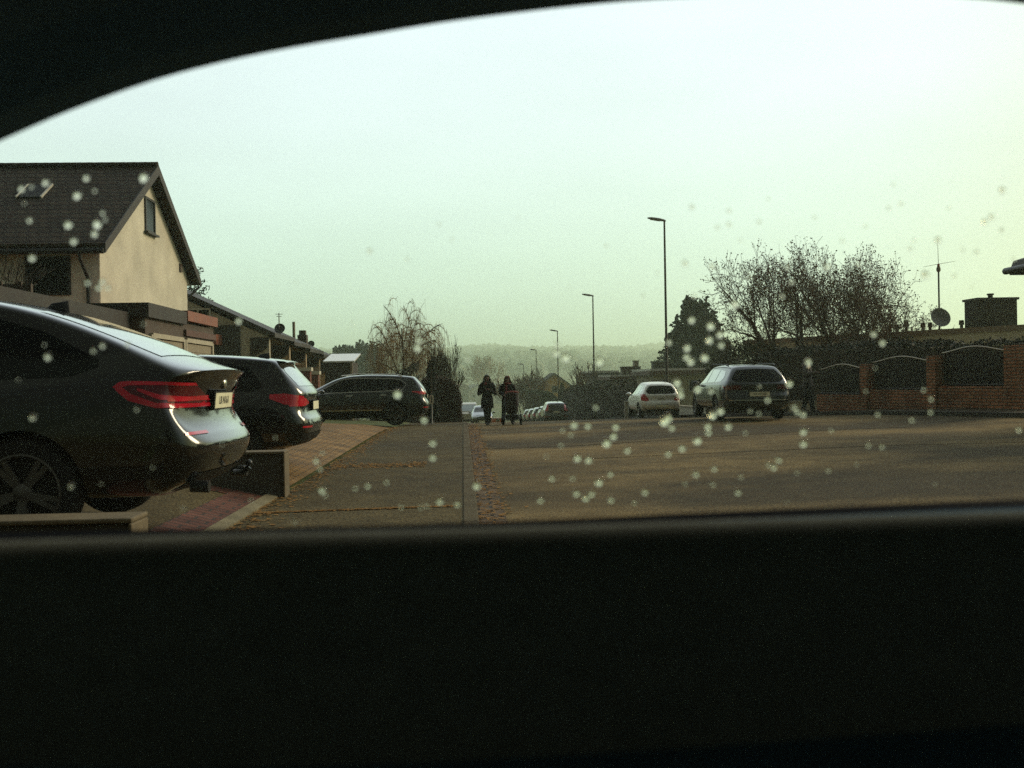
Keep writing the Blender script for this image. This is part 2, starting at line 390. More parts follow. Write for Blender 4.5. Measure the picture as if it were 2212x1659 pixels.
def body_mesh(S):
    W = S['W'] / 2; rings = []; roof = S['roof']; belt = S['belt']; sill = S.get('sill', .28)
    RP = S['rear']; FP = S['front']
    rings.append(([p[0] for p in RP], [p[2] for p in RP], [p[1] for p in RP], -S.get('rbulge', .05)))
    for x in S['xs']:
        zt = interp(roof, x); zb = min(interp(belt, x), zt - .015); w = W * interp(S['plan'], x); g = zt - zb
        wt = S['wt'] * interp(S.get('wtp', [(0, 1)]), x); t = sstep(.06, .34, g)
        y6g = lerp(.945 * w, wt, S.get('t6', .86)); y7g = wt
        zs = [sill, sill + .15, sill + .45 * (zb - sill), sill + .82 * (zb - sill), zb, zb + lerp(.3 * g, .03, t), zb + lerp(.7, S.get('z6', .88), t) * g, zt]
        ys_ = [w * .92, w * .985, w, w * .99, w * .962, lerp(w * S.get('hd', (.88, .74, .5))[0], w * .94, t), lerp(w * S.get('hd', (.88, .74, .5))[1], y6g, t), lerp(w * S.get('hd', (.88, .74, .5))[2], y7g, t)]
        rings.append(([x] * 8, ys_, zs, 0.0))
    rings.append(([p[0] for p in FP], [p[2] for p in FP], [p[1] for p in FP], S.get('fbulge', .12)))
    CC = (-1, -.55, 0, .55, 1); crown = S.get('crown', .035)
    def pt(i, k, c):
        X, Y, Z, bl = rings[i]; q = 1 - c * c
        return (X[k] + bl * q, c * Y[k], Z[k] + (crown * q if k == 7 else 0))
    b = MB(); n = len(rings)
    b.grid([[pt(0, k, c) for c in CC] for k in range(8)]); b.grid([[pt(n - 1, k, c) for c in CC] for k in range(8)])
    for c in (-1, 1): b.grid([[pt(i, k, c) for k in range(8)] for i in range(n)])
    for k in (0, 7): b.grid([[pt(i, k, c) for c in CC] for i in range(n)])
    me = bpy.data.meshes.new('body'); me.from_pydata(b.v, [], b.f)
    bm = bmesh.new(); bm.from_mesh(me); bmesh.ops.remove_doubles(bm, verts=bm.verts, dist=1e-4); bmesh.ops.recalc_face_normals(bm, faces=bm.faces)
    cl = bm.edges.layers.float.new('crease_edge')
    X, Y, Z, bl = rings[0]
    crz = S.get('crease', {})
    for e in bm.edges:
        a, c2 = e.verts[0].co, e.verts[1].co
        for k, v in crz.items():          # crease across the tail at level k
            if abs(a.z - Z[k]) < .06 and abs(c2.z - Z[k]) < .06 and a.x < max(X) + .02 and c2.x < max(X) + .02 and abs(a.x - X[k]) < .12 and abs(c2.x - X[k]) < .12 and abs(a.y - c2.y) > .1: e[cl] = v
        z0 = [interp(belt, p.x) for p in (a, c2)]
        if abs(a.z - z0[0]) < .012 and abs(c2.z - z0[1]) < .012 and abs(a.y) > W * .8: e[cl] = .45
    bm.to_mesh(me); bm.free()
    return me

def wheel(S, root, x, side, tm, rm, detail=True):
    Rr = S['wr']; rim = S.get('rim', .255); y = side * (S['W'] / 2 - .015); wd = .22
    mt = Matrix.Translation((x, y, Rr)) @ Matrix.Rotation(R(-90) * side, 4, 'X')   # local z points outwards
    b = MB()
    b.lathe([(rim, -wd), (Rr - .03, -wd), (Rr, -wd + .04), (Rr, -.05), (Rr - .018, -.012), (rim + .03, 0), (rim, -.006), (rim - .01, -.05), (rim - .012, -wd)], mt, 40)
    t = b.build('wheel', tm, root, smooth=True, split=45)
    b = MB()
    b.lathe([(rim, -.008), (rim - .014, -.004), (rim - .028, -.02), (rim - .03, -.06)], mt, 40)
    ns = S.get('spokes', 5)
    for k in range(ns):
        for da in ((-.13, .13) if detail else (0,)):
            a = 2 * math.pi * k / ns + da + .3
            c, s = math.cos(a), math.sin(a); w0, w1 = .022, .017
            a2 = 2 * math.pi * k / ns + .3 + da * .6; c0, s0 = math.cos(a2), math.sin(a2)
            p = [mt @ Vector((c0 * .05 - s0 * w0, s0 * .05 + c0 * w0, -.03)), mt @ Vector((c0 * .05 + s0 * w0, s0 * .05 - c0 * w0, -.03)),
                 mt @ Vector((c * (rim - .02) + s * w1, s * (rim - .02) - c * w1, -.012)), mt @ Vector((c * (rim - .02) - s * w1, s * (rim - .02) + c * w1, -.012))]
            n = (mt.to_3x3() @ Vector((0, 0, 1))) * -.03
            b.prism(p, 0, n)
    b.lathe([(.0, -.02), (.045, -.022), (.065, -.032), (.065, -.07)], mt, 20)
    b.build('rim', rm, t, smooth=True, split=40)
    b = MB(); b.lathe([(0, -.09), (rim - .02, -.09)], mt, 24); b.build('brake_disc', M_BLACK, t)

def drape(b, bvh, s0, s1, low, up, n, m, mk, off=.004, mi=0):
    """panel that follows the body: param s along, between curves low(s) and up(s); mk(s, z) -> (origin, direction)"""
    rows = []
    for i in range(n + 1):
        s = lerp(s0, s1, i / n); lo = interp(low, s); hi = interp(up, s); r = []
        for j in range(m + 1):
            o, d = mk(s, lerp(lo, hi, j / m)); h = bvh.ray_cast(Vector(o), Vector(d))
            r.append(None if h[0] is None else h[0] + (h[1] if h[1].dot(Vector(d)) < 0 else -h[1]) * off)
        rows.append(r)
    idx = {}; vs = []; fs = []
    for i, r in enumerate(rows):
        for j, p in enumerate(r):
            if p is not None: idx[i, j] = len(vs); vs.append(p)
    for i in range(n):
        for j in range(m):
            q = [(i, j), (i + 1, j), (i + 1, j + 1), (i, j + 1)]
            if all(k in idx for k in q): fs.append([idx[k] for k in q])
    if fs: b.add(vs, fs, mi)
def SIDE(side): return lambda s, z: ((s, side * 3, z), (0, -side, 0))
REAR = lambda s, z: ((-3, s, z), (1, 0, 0))
def REARUP(x0): return lambda s, z: ((-3, s, z), (1, 0, 0))
FRONT = lambda s, z: ((9, s, z), (-1, 0, 0))
TOP = lambda s, x: ((x, s, 4), (0, 0, -1))

def make_car(S, name, label, loc, rz, P, group=None, rimmat=None, wheels=True):
    root = thing(name, label, 'car', loc, rz, group)
    me = body_mesh(S); tmp = bpy.data.objects.new('tmp', me); COL.objects.link(tmp)
    md = tmp.modifiers.new('s', 'SUBSURF'); md.levels = S.get('sub', 3); md.render_levels = md.levels
    dg = bpy.context.evaluated_depsgraph_get(); sm = bpy.data.meshes.new_from_object(tmp.evaluated_get(dg))
    bvh = BVHTree.FromPolygons([v.co[:] for v in sm.vertices], [p.vertices[:] for p in sm.polygons])
    tmp.modifiers.clear(); tmp.data = sm; sm.materials.clear(); sm.materials.append(P); sm.materials.append(M_BLACK)
    # wheel wells
    c = MB()
    for x in S['ax']:
        for s in (-1, 1):
            mt = Matrix.Translation((x, s * (S['W'] / 2 + .3), S['wr'] + .01)) @ Matrix.Rotation(R(90) * s, 4, 'X')
            c.lathe([(S['wr'] * 1.13, -.4), (S['wr'] * 1.13, .62)], mt, 40, cap=True, mi=0)
    cut = c.build('cut', M_BLACK, fix=True)
    bo = tmp.modifiers.new('b', 'BOOLEAN'); bo.operation = 'DIFFERENCE'; bo.object = cut; bo.solver = 'EXACT'; bo.material_mode = 'TRANSFER'
    dg = bpy.context.evaluated_depsgraph_get(); fin = bpy.data.meshes.new_from_object(tmp.evaluated_get(dg)); fin.name = 'body'
    bpy.data.objects.remove(cut); bpy.data.objects.remove(tmp)
    fin.polygons.foreach_set('use_smooth', [True] * len(fin.polygons)); fin.set_sharp_from_angle(angle=R(50))
    body = bpy.data.objects.new('body', fin); COL.objects.link(body); body.parent = root
    for x in S['ax']:
        for s in (-1, 1): wheel(S, root, x, s, M_TYRE, rimmat or M_RIM)
    for (s0, s1, lo, up) in S.get('side_glass', []):
        for sd in (-1, 1):
            b = MB(); drape(b, bvh, s0, s1, lo, up, 14, 6, SIDE(sd))
            if b.f: b.build('side_window', S.get('sglass', M_GLASS), root, smooth=True)
    for (s0, s1, lo, up) in S.get('side_trim', []):
        for sd in (-1, 1):
            b = MB(); drape(b, bvh, s0, s1, lo, up, 40, 1, SIDE(sd), .007)
            if b.f: b.build('trim_strip', M_CHROME, root, smooth=True)
    for (s0, s1, lo, up) in S.get('cladding', []):
        for sd in (-1, 1):
            b = MB(); drape(b, bvh, s0, s1, lo, up, 30, 3, SIDE(sd), .006)
            if b.f: b.build('sill_cladding', M_BLACK, root, smooth=True)
    if 'rear_glass' in S:
        b = MB(); s0, s1, lo, up = S['rear_glass']; drape(b, bvh, s0, s1, lo, up, 24, 10, REAR)
        b.build('rear_window', S.get('rglass', M_GLASS), root, smooth=True)
    if 'top_rear_glass' in S:
        b = MB(); s0, s1, lo, up = S['top_rear_glass']; drape(b, bvh, s0, s1, lo, up, 20, 14, TOP)
        b.build('rear_window', S.get('rglass', M_GLASS), root, smooth=True)
    if 'windscreen' in S:
        b = MB(); s0, s1, lo, up = S['windscreen']; drape(b, bvh, s0, s1, lo, up, 24, 10, FRONT)
        if b.f: b.build('windscreen', S.get('wglass', M_GLASS), root, smooth=True)
    for sd in (-1, 1):
        if 'lamp_side' in S or 'lamp_rear' in S:
            b = MB()
            for (s0, s1, lo, up, mi) in S.get('lamp_side', []): drape(b, bvh, s0, s1, lo, up, 26, 5, SIDE(sd), .006 + .003 * mi, mi)
            for (s0, s1, lo, up, mi) in S.get('lamp_rear', []):
                drape(b, bvh, s0, s1, lo, up, 18, 5, (lambda s, z, sd=sd: ((-3, s * sd, z), (1, 0, 0))), .006 + .003 * mi, mi)
            if b.f: b.build('taillight', [M_RED, M_DRED, M_RED] if S.get('lamp0') is None else S['lamp0'], root, smooth=True)
        if 'head' in S:
            b = MB(); s0, s1, lo, up = S['head']; drape(b, bvh, s0, s1, lo, up, 10, 4, (lambda s, z, sd=sd: ((9, s * sd, z), (-1, 0, 0))), .006)
            if b.f: b.build('headlight', M_WHITEL, root, smooth=True)
        if 'reflector' in S:
            b = MB(); s0, s1, lo, up = S['reflector']; drape(b, bvh, s0, s1, lo, up, 10, 1, (lambda s, z, sd=sd: ((-3, s * sd, z), (1, 0, 0))), .006)
            if b.f: b.build('reflector', M_RED, root, smooth=True)
        if 'mirror' in S:
            x, z = S['mirror']; b = MB(); y = sd * (S['W'] / 2 + .06)
            b.ball((x, y, z), (.09, .11, .075), 2); b.tube([(x + .02, sd * (S['W'] / 2 - .06), z - .05), (x, y - sd * .04, z - .04)], .025, 6)
            b.build('wing_mirror', S.get('mirmat', P), root, smooth=True)
        if 'handles' in S:
            for x, z in S['handles']:
                b = MB(); drape(b, bvh, x, x + .2, [(0, z)], [(0, z + .035)], 4, 1, SIDE(sd), .02); 
                if b.f: b.build('door_handle', S.get('hmat', P), root, smooth=True)
    for key, nm in (('grille', 'grille'), ('low_rear', 'rear_diffuser')):
        if key in S:
            b = MB(); s0, s1, lo, up = S[key]; drape(b, bvh, s0, s1, lo, up, 20, 4, FRONT if key == 'grille' else REAR, .006)
            if b.f: b.build(nm, M_BLACK, root, smooth=True)
    return root, bvh

def plate(root, bvh, z, txt, tilt=0, x=None, w=.52, h=.115, chars=.085, front=False):
    if x is None:
        hit = bvh.ray_cast(Vector((9 if front else -3, 0, z)), Vector((-1 if front else 1, 0, 0))); x = hit[0].x + (.02 if front else -.02)
    sg = 1 if front else -1
    b = MB(); b.box(-.012, .0, -w / 2 - .012, w / 2 + .012, -h / 2 - .012, h / 2 + .012)
    p = b.build('number_plate', M_BLACK, root); p.location = (x, 0, z); p.rotation_euler = (0, R(tilt), 0)
    b = MB(); s = sg * .006 if not front else .004
    b.box(-.016, -.0122, -w / 2, w / 2, -h / 2, h / 2) if not front else b.box(.0002, .004, -w / 2, w / 2, -h / 2, h / 2)
    f = b.build('plate_face', M_PLATE, p)
    if txt:
        text_mesh(txt, chars, 'plate_letters', M_INK, p, (-.0172 if not front else .005, 0, 0), (R(90), 0, R(-90) if not front else R(90)))
    return p
def badge(root, bvh, z, r=.04, y=0):
    hit = bvh.ray_cast(Vector((-3, y, z)), Vector((1, 0, 0)))
    b = MB(); mt = Matrix.Translation((hit[0].x - .004, y, z)) @ Matrix.Rotation(R(-90), 4, 'Y')
    b.lathe([(0, .012), (r * .8, .012), (r, .006), (r, -.02)], mt, 24); b.build('badge', M_CHROME, root, smooth=True, split=40)
def roof_fin(root, bvh, x, m):
    hit = bvh.ray_cast(Vector((x, 0, 4)), Vector((0, 0, -1))); z = hit[0].z
    b = MB()
    b.grid([[(x + .10, 0, z - .01)] * 5,
            [(x + .02, -.03, z - .01), (x + .03, -.012, z + .045), (x + .035, 0, z + .05), (x + .03, .012, z + .045), (x + .02, .03, z - .01)],
            [(x - .07, -.03, z - .02), (x - .085, -.008, z + .06), (x - .09, 0, z + .068), (x - .085, .008, z + .06), (x - .07, .03, z - .02)],
            [(x - .10, 0, z - .03)] * 5])
    b.build('roof_aerial', m, root, smooth=True, split=50)

# --- dark coupe SUV, nearest, nose pointing left
P_DARK = paint('near_black_paint', (.020, .020, .017), .2, .9, 1.0)
P_GREY = paint('dark_grey_paint', (.022, .022, .019), .22, .9, 1.0)
P_GREEN = paint('dark_grey_green_paint', (.009, .011, .009), .22, .0, .7)
P_SILV = paint('silver_paint', (.78, .77, .68), .4, .35, .3)
P_BLUE = paint('dark_blue_paint', (.003, .007, .008), .22, .0, .6)
S1 = dict(hd=(.955, .93, .84), z6=.955, t6=.78, W=2.0, sill=.30, wt=.74, wr=.37, rim=.27, spokes=5, ax=(1.22, 4.10), sub=3, crown=.03, rbulge=.10,
          roof=[(0, 1.18), (.29, 1.25), (.79, 1.48), (1.37, 1.69), (1.85, 1.76), (2.5, 1.78), (3.1, 1.70), (3.75, 1.16), (4.6, 1.0), (4.95, .86)],
          belt=[(0, 1.07), (.4, 1.10), (1.0, 1.10), (3.7, 1.02), (4.95, .75)], plan=[(0, .93), (.5, .985), (1.1, 1.0), (3.9, 1.0), (4.6, .95), (4.95, .8)],
          wtp=[(0, 1.2), (.6, 1.05), (1.5, 1.0), (3.2, 1.02)], xs=(.30, .55, .85, 1.3, 1.9, 2.6, 3.15, 3.75, 4.3, 4.75),
          rear=[(.34, .34, .82), (.12, .42, .88), (.06, .66, .92), (.12, .735, .91), (.20, .80, .88), (.22, .98, .88), (.16, 1.12, .90), (.10, 1.175, .87)],
          front=[(4.85, .3, .7), (4.9, .42, .75), (4.93, .55, .76), (4.93, .68, .75), (4.9, .78, .72), (4.88, .82, .66), (4.85, .84, .55), (4.82, .86, .4)],
          crease={7: .8, 2: .35, 3: .5, 5: .2},
          side_glass=[(.72, 1.50, [(.72, 1.22), (.9, 1.155), (1.5, 1.14)], [(.72, 1.27), (1.1, 1.47), (1.5, 1.59)]),
                      (1.56, 2.52, [(1.5, 1.14), (2.5, 1.11)], [(1.56, 1.60), (2.0, 1.66), (2.52, 1.66)]),
                      (2.60, 3.6, [(2.5, 1.11), (3.6, 1.08)], [(2.6, 1.66), (3.0, 1.59), (3.6, 1.14)])],
          top_rear_glass=(-.66, .66, [(0, .36)], [(0, 1.2)]), rglass=M_GLASS2,
          lamp_side=[(.13, .60, [(.1, .93), (.32, .935), (.5, .99), (.60, 1.075)], [(.1, 1.105), (.5, 1.115), (.56, 1.11), (.60, 1.08)], 1),
                     (.13, .60, [(.1, 1.085), (.5, 1.088), (.55, 1.07), (.60, 1.073)], [(.1, 1.105), (.5, 1.115), (.56, 1.11), (.60, 1.08)], 2),
                     (.13, .585, [(.1, .925), (.32, .93), (.5, .985), (.585, 1.06)], [(.1, .95), (.32, .965), (.48, 1.03), (.56, 1.09), (.585, 1.09)], 2),
                     (.13, .44, [(.1, .972), (.3, .985), (.44, 1.05)], [(.1, 1.0), (.3, 1.02), (.44, 1.07)], 2)],
          lamp_rear=[(.34, .90, [(.34, .985), (.5, .93), (.9, .925)], [(.34, 1.01), (.5, 1.03), (.9, 1.09)], 1),
                     (.34, .90, [(.34, .985), (.5, .975), (.9, .972)], [(.34, 1.01), (.5, 1.01), (.9, 1.0)], 2),
                     (.40, .90, [(.4, .955), (.5, .928), (.9, .925)], [(.4, .97), (.5, .947), (.9, .95)], 2)],
          reflector=(.55, .88, [(0, .735)], [(0, .755)]), low_rear=(-.7, .7, [(0, .33)], [(0, .46)]),
          mirror=(3.35, 1.14), handles=[(1.45, .98), (2.6, .97)])
car1, bv = make_car(S1, 'parked_car', 'black coupe SUV with long red tail lights parked nose in at far left', (-1.78, 7.78, .27), math.pi, P_DARK)
plate(car1, bv, .965, 'LB N161', tilt=-6); badge(car1, bv, 1.09, .038); roof_fin(car1, bv, 1.35, M_BLACK)
b = MB(); b.tube([(.02, 0, .40), (-.06, 0, .40), (-.10, 0, .44)], .022, 8); b.ball((-.10, 0, .47), .027, 2); b.build('tow_hitch', M_GUTTERC, car1, smooth=True)
for sd in (-1, 1):
    b = MB(); b.tube([(.18, sd * .62, .36), (.05, sd * .62, .355)], .045, 14); b.build('exhaust_pipe', M_GUTTERC, car1, smooth=True, split=40)

# --- dark SUV behind it
S2 = dict(z6=.95, t6=.8, W=1.89, sill=.32, wt=.70, wr=.36, rim=.25, spokes=5, ax=(.98, 3.8), sub=3, crown=.03, rbulge=.07,
          roof=[(0, 1.2), (.36, 1.54), (.45, 1.565), (1.0, 1.62), (1.9, 1.675), (2.6, 1.67), (3.0, 1.58), (3.6, 1.14), (4.4, 1.0), (4.7, .85)],
          belt=[(0, 1.05), (1.0, 1.07), (3.6, 1.0), (4.7, .75)], plan=[(0, .92), (.5, .98), (1.1, 1), (3.8, 1), (4.4, .95), (4.7, .8)],
          wtp=[(0, 1.0), (1.5, 1.03)], xs=(.42, .62, 1.0, 1.6, 2.3, 2.9, 3.6, 4.15, 4.5),
          rear=[(.28, .34, .78), (.06, .44, .86), (.02, .66, .89), (.04, .74, .88), (.12, .84, .86), (.07, 1.10, .84), (.17, 1.22, .80), (.46, 1.535, .62)],
          front=[(4.6, .3, .7), (4.66, .42, .75), (4.7, .55, .76), (4.7, .68, .75), (4.67, .78, .72), (4.64, .82, .66), (4.6, .84, .55), (4.56, .86, .4)],
          crease={2: .3, 3: .6, 5: .4, 6: .2},
          side_glass=[(.62, 1.10, [(.6, 1.20), (.7, 1.14), (1.1, 1.13)], [(.62, 1.26), (.8, 1.46), (1.1, 1.53)]),
                      (1.18, 2.1, [(1.1, 1.13), (2.1, 1.10)], [(1.1, 1.53), (2.1, 1.57)]),
                      (2.18, 3.3, [(2.1, 1.10), (3.3, 1.07)], [(2.18, 1.57), (2.6, 1.55), (3.3, 1.14)])],
          rear_glass=(-.66, .66, [(-.66, 1.20), (.66, 1.20)], [(-.66, 1.40), (-.5, 1.50), (.5, 1.50), (.66, 1.40)]), rglass=M_GLASS2,
          lamp_side=[(.07, .50, [(.07, .93), (.3, .95), (.5, 1.03)], [(.07, 1.06), (.3, 1.10), (.5, 1.09)], 0)],
          lamp_rear=[(.40, .86, [(.4, .95), (.6, .92), (.86, .92)], [(.4, .97), (.6, 1.03), (.86, 1.06)], 0)],
          reflector=(.5, .8, [(0, .62)], [(0, .645)]), low_rear=(-.78, .78, [(0, .33)], [(0, .54)]), mirror=(3.2, 1.12), handles=[(1.3, .95), (2.3, .94)],
          cladding=[(.2, 4.4, [(0, .3)], [(0, .44)])])
car2, bv = make_car(S2, 'parked_car', 'dark grey SUV with slim red tail lights parked behind the black coupe SUV', (-2.15, 14.5, .12), math.pi, P_GREY)
plate(car2, bv, .92, '', w=.5); roof_fin(car2, bv, .75, M_BLACK)
b = MB()   # roof spoiler over the rear window
b.grid([[(.62, y, 1.575 + .02 * (1 - (y / .62) ** 2)) for y in (-.62, -.3, 0, .3, .62)], [(.34, y, 1.548 + .02 * (1 - (y / .62) ** 2)) for y in (-.6, -.3, 0, .3, .6)],
        [(.30, y, 1.53 + .02 * (1 - (y / .62) ** 2)) for y in (-.6, -.3, 0, .3, .6)], [(.52, y, 1.50) for y in (-.6, -.3, 0, .3, .6)]])
b.build('roof_spoiler', P_GREY, car2, smooth=True, split=60)

# --- dark SUV seen side on, farther down the forecourt
S3 = dict(W=1.89, sill=.25, wt=.62, wr=.37, rim=.25, spokes=5, ax=(1.02, 3.79), sub=3, crown=.02, rbulge=.08,
          roof=[(0, 1.1), (.42, 1.57), (.9, 1.63), (1.8, 1.67), (2.6, 1.655), (3.05, 1.55), (3.75, 1.12), (4.5, 1.02), (4.77, .9)],
          belt=[(0, 1.08), (1.0, 1.09), (3.7, 1.03), (4.77, .8)], plan=[(0, .92), (.5, .98), (1.1, 1), (3.8, 1), (4.5, .94), (4.77, .8)],
          wtp=[(0, 1)], xs=(.46, .66, 1.0, 1.6, 2.3, 2.95, 3.7, 4.2, 4.6),
          rear=[(.25, .27, .78), (.06, .40, .86), (.0, .62, .89), (.02, .76, .89), (.10, .86, .87), (.08, 1.08, .86), (.2, 1.28, .78), (.44, 1.57, .62)],
          front=[(4.67, .3, .7), (4.72, .42, .75), (4.77, .55, .76), (4.77, .7, .75), (4.74, .82, .72), (4.71, .86, .66), (4.67, .89, .55), (4.62, .91, .4)],
          crease={2: .3, 5: .3},
          side_glass=[(.72, 1.28, [(.72, 1.30), (.82, 1.17), (1.3, 1.14)], [(.72, 1.36), (.86, 1.46), (1.28, 1.51)]),
                      (1.34, 2.3, [(1.3, 1.14), (2.3, 1.11)], [(1.3, 1.515), (2.3, 1.53)]),
                      (2.36, 3.5, [(2.3, 1.11), (3.5, 1.09)], [(2.36, 1.53), (2.75, 1.50), (3.5, 1.13)])],
          side_trim=[(.66, 3.56, [(.66, 1.31), (.8, 1.145), (1.3, 1.118), (3.5, 1.07)], [(.66, 1.33), (.8, 1.165), (1.3, 1.135), (3.5, 1.087)]),
                     (.66, 3.50, [(.66, 1.33), (.86, 1.485), (1.28, 1.53), (2.3, 1.55), (2.75, 1.515), (3.5, 1.13)], [(.66, 1.35), (.86, 1.5), (1.28, 1.545), (2.3, 1.565), (2.75, 1.53), (3.5, 1.145)]),
                     (1.45, 3.4, [(0, .50)], [(0, .53)])],
          lamp_side=[(.08, .48, [(.08, 1.0), (.48, 1.08)], [(.08, 1.10), (.48, 1.11)], 0)],
          lamp_rear=[(.45, .86, [(0, 1.0)], [(0, 1.10)], 0)], rear_glass=(-.64, .64, [(0, 1.18)], [(0, 1.48)]), rglass=M_GLASS2,
          reflector=(.55, .85, [(0, .56)], [(0, .60)]), low_rear=(-.75, .75, [(0, .36)], [(0, .50)]), mirror=(3.35, 1.13), handles=[(1.3, .98), (2.4, .97)], hmat=M_CHROME,
          cladding=[(.2, 4.5, [(0, .26)], [(0, .48)])])
car3, bv = make_car(S3, 'parked_car', 'dark SUV seen side on with bright window trim in front of the weeping birch', (-1.2, 33.0, -.06), math.pi + R(1), P_GREEN)
plate(car3, bv, .93, '', w=.5)
for sd in (-1, 1):
    b = MB(); b.tube([(.8, sd * .70, 1.60), (1.0, sd * .71, 1.665), (2.3, sd * .71, 1.70), (2.75, sd * .70, 1.64)], .018, 6); b.build('roof_rail', M_CHROME, car3, smooth=True)

# --- silver hatchback, from behind
S4 = dict(W=1.72, sill=.26, wt=.53, wr=.31, rim=.2, spokes=5, ax=(.72, 3.23), sub=3, crown=.03, rbulge=.10,
          roof=[(0, 1.0), (.30, 1.39), (.7, 1.45), (1.5, 1.48), (2.1, 1.44), (2.9, 1.0), (3.6, .88), (4.0, .72)],
          belt=[(0, .93), (.8, .95), (2.9, .88), (4.0, .65)], plan=[(0, .88), (.4, .97), (.8, 1), (3.2, 1), (3.7, .92), (4.0, .78)],
          wtp=[(0, 1)], xs=(.36, .6, .95, 1.5, 2.1, 2.85, 3.3, 3.75),
          rear=[(.22, .30, .66), (.05, .38, .76), (.0, .52, .80), (.03, .66, .80), (.09, .75, .79), (.07, .94, .78), (.14, 1.04, .74), (.34, 1.40, .54)],
          front=[(3.92, .28, .6), (3.97, .38, .64), (4.0, .48, .65), (4.0, .58, .64), (3.97, .66, .6), (3.95, .7, .55), (3.92, .72, .45), (3.88, .73, .3)],
          crease={3: .4, 5: .25},
          side_glass=[(.50, .85, [(.5, 1.10), (.6, 1.03), (.85, 1.01)], [(.5, 1.16), (.62, 1.29), (.85, 1.33)]), (.92, 1.62, [(.9, 1.01), (1.6, .97)], [(.9, 1.335), (1.62, 1.36)]),
                      (1.70, 2.65, [(1.7, .97), (2.65, .94)], [(1.7, 1.36), (2.0, 1.32), (2.65, 1.0)])], sglass=M_GLASS2,
          rear_glass=(-.60, .60, [(-.60, 1.06), (-.5, 1.0), (.5, 1.0), (.60, 1.06)], [(-.60, 1.14), (-.46, 1.32), (0, 1.345), (.46, 1.32), (.60, 1.14)]),
          lamp_side=[(.08, .34, [(.08, .74), (.34, .9)], [(.08, .98), (.22, 1.02), (.34, .95)], 0)],
          lamp_rear=[(.52, .80, [(.52, .74), (.6, .70), (.8, .74)], [(.52, .79), (.62, .92), (.8, 1.0)], 0)],
          low_rear=(-.6, .6, [(0, .29)], [(0, .37)]), mirror=(2.5, .98), handles=[(1.0, .85), (1.75, .83)])
car4, bv = make_car(S4, 'parked_car', 'silver hatchback seen from behind left of the dark blue estate', (8.12, 40.0, gz(8.1, 41) + .04), R(90), P_SILV, rimmat=M_RIMS)
plate(car4, bv, .50, '', w=.5); badge(car4, bv, .84, .05)
b = MB(); b.box(-.02, .02, -.16, .16, .775, .80); o = b.build('tailgate_handle', M_CHROME, car4); o.location.x = bv.ray_cast(Vector((-3, 0, .79)), Vector((1, 0, 0)))[0].x

# --- dark blue estate, from behind
S5 = dict(W=1.83, sill=.27, wt=.57, wr=.33, rim=.22, spokes=5, ax=(1.12, 3.91), sub=3, crown=.03, rbulge=.09,
          roof=[(0, 1.0), (.42, 1.40), (.8, 1.45), (1.8, 1.475), (2.6, 1.45), (3.0, 1.38), (3.75, .98), (4.5, .87), (4.77, .72)],
          belt=[(0, .95), (1, .96), (3.7, .9), (4.77, .65)], plan=[(0, .90), (.5, .98), (1.1, 1), (3.8, 1), (4.4, .93), (4.77, .78)],
          wtp=[(0, 1), (.5, 1.0), (1.5, 1.04)], xs=(.50, .72, 1.1, 1.7, 2.4, 2.95, 3.7, 4.1, 4.5),
          rear=[(.22, .28, .72), (.05, .36, .82), (.0, .50, .85), (.03, .66, .85), (.09, .76, .84), (.06, .95, .83), (.14, 1.05, .78), (.46, 1.40, .58)],
          front=[(4.67, .28, .65), (4.74, .38, .7), (4.77, .48, .71), (4.77, .58, .7), (4.74, .66, .66), (4.71, .7, .6), (4.67, .72, .5), (4.62, .73, .35)],
          crease={3: .5, 5: .35},
          side_glass=[(.66, 1.32, [(.66, 1.10), (.75, 1.03), (1.3, 1.02)], [(.66, 1.18), (.8, 1.30), (1.32, 1.345)]), (1.40, 2.3, [(1.4, 1.02), (2.3, 1.0)], [(1.4, 1.35), (2.3, 1.365)]),
                      (2.38, 3.5, [(2.3, 1.0), (3.5, .96)], [(2.38, 1.365), (2.7, 1.34), (3.5, 1.0)])], sglass=M_GLASS2,
          side_trim=[(.62, 3.5, [(0.6, 1.0), (1.3, .998), (3.5, .935)], [(.6, 1.013), (1.3, 1.011), (3.5, .948)])],
          rear_glass=(-.66, .66, [(-.66, 1.08), (-.56, 1.0), (.56, 1.0), (.66, 1.08)], [(-.66, 1.12), (-.5, 1.33), (0, 1.355), (.5, 1.33), (.66, 1.12)]), rglass=mat('tinted_estate_glass', (.003, .003, .003), .3, spec=.05),
          lamp_side=[(.07, .40, [(.07, .84), (.40, .88)], [(.07, .93), (.40, .93)], 0)],
          lamp_rear=[(.46, .84, [(0, .82)], [(0, .93)], 1), (.60, .84, [(0, .88)], [(0, .93)], 0)],
          low_rear=(-.6, .6, [(0, .28)], [(0, .36)]), mirror=(3.3, .98), mirmat=M_BLACK, handles=[(1.5, .84), (2.4, .83)],
          cladding=[(1.5, 3.5, [(0, .27)], [(0, .31)])])
car5, bv = make_car(S5, 'parked_car', 'dark blue estate car seen from behind with pale number plate near the brick wall', (7.62, 25.0, gz(7.6, 26.5) + .03), R(88), P_BLUE)
plate(car5, bv, .70, 'WI HP 82', w=.52); badge(car5, bv, .88, .05)
for sd in (-1, 1):
    b = MB(); b.tube([(.7, sd * .62, 1.44), (.9, sd * .64, 1.48), (2.4, sd * .65, 1.51), (2.8, sd * .64, 1.46)], .02, 6); b.build('roof_rail', M_BLACK, car5, smooth=True)
b = MB(); drape(b, bv, -.84, .84, [(0, .54)], [(0, .555)], 20, 1, REAR, .006); b.build('trim_strip', M_CHROME, car5, smooth=True)

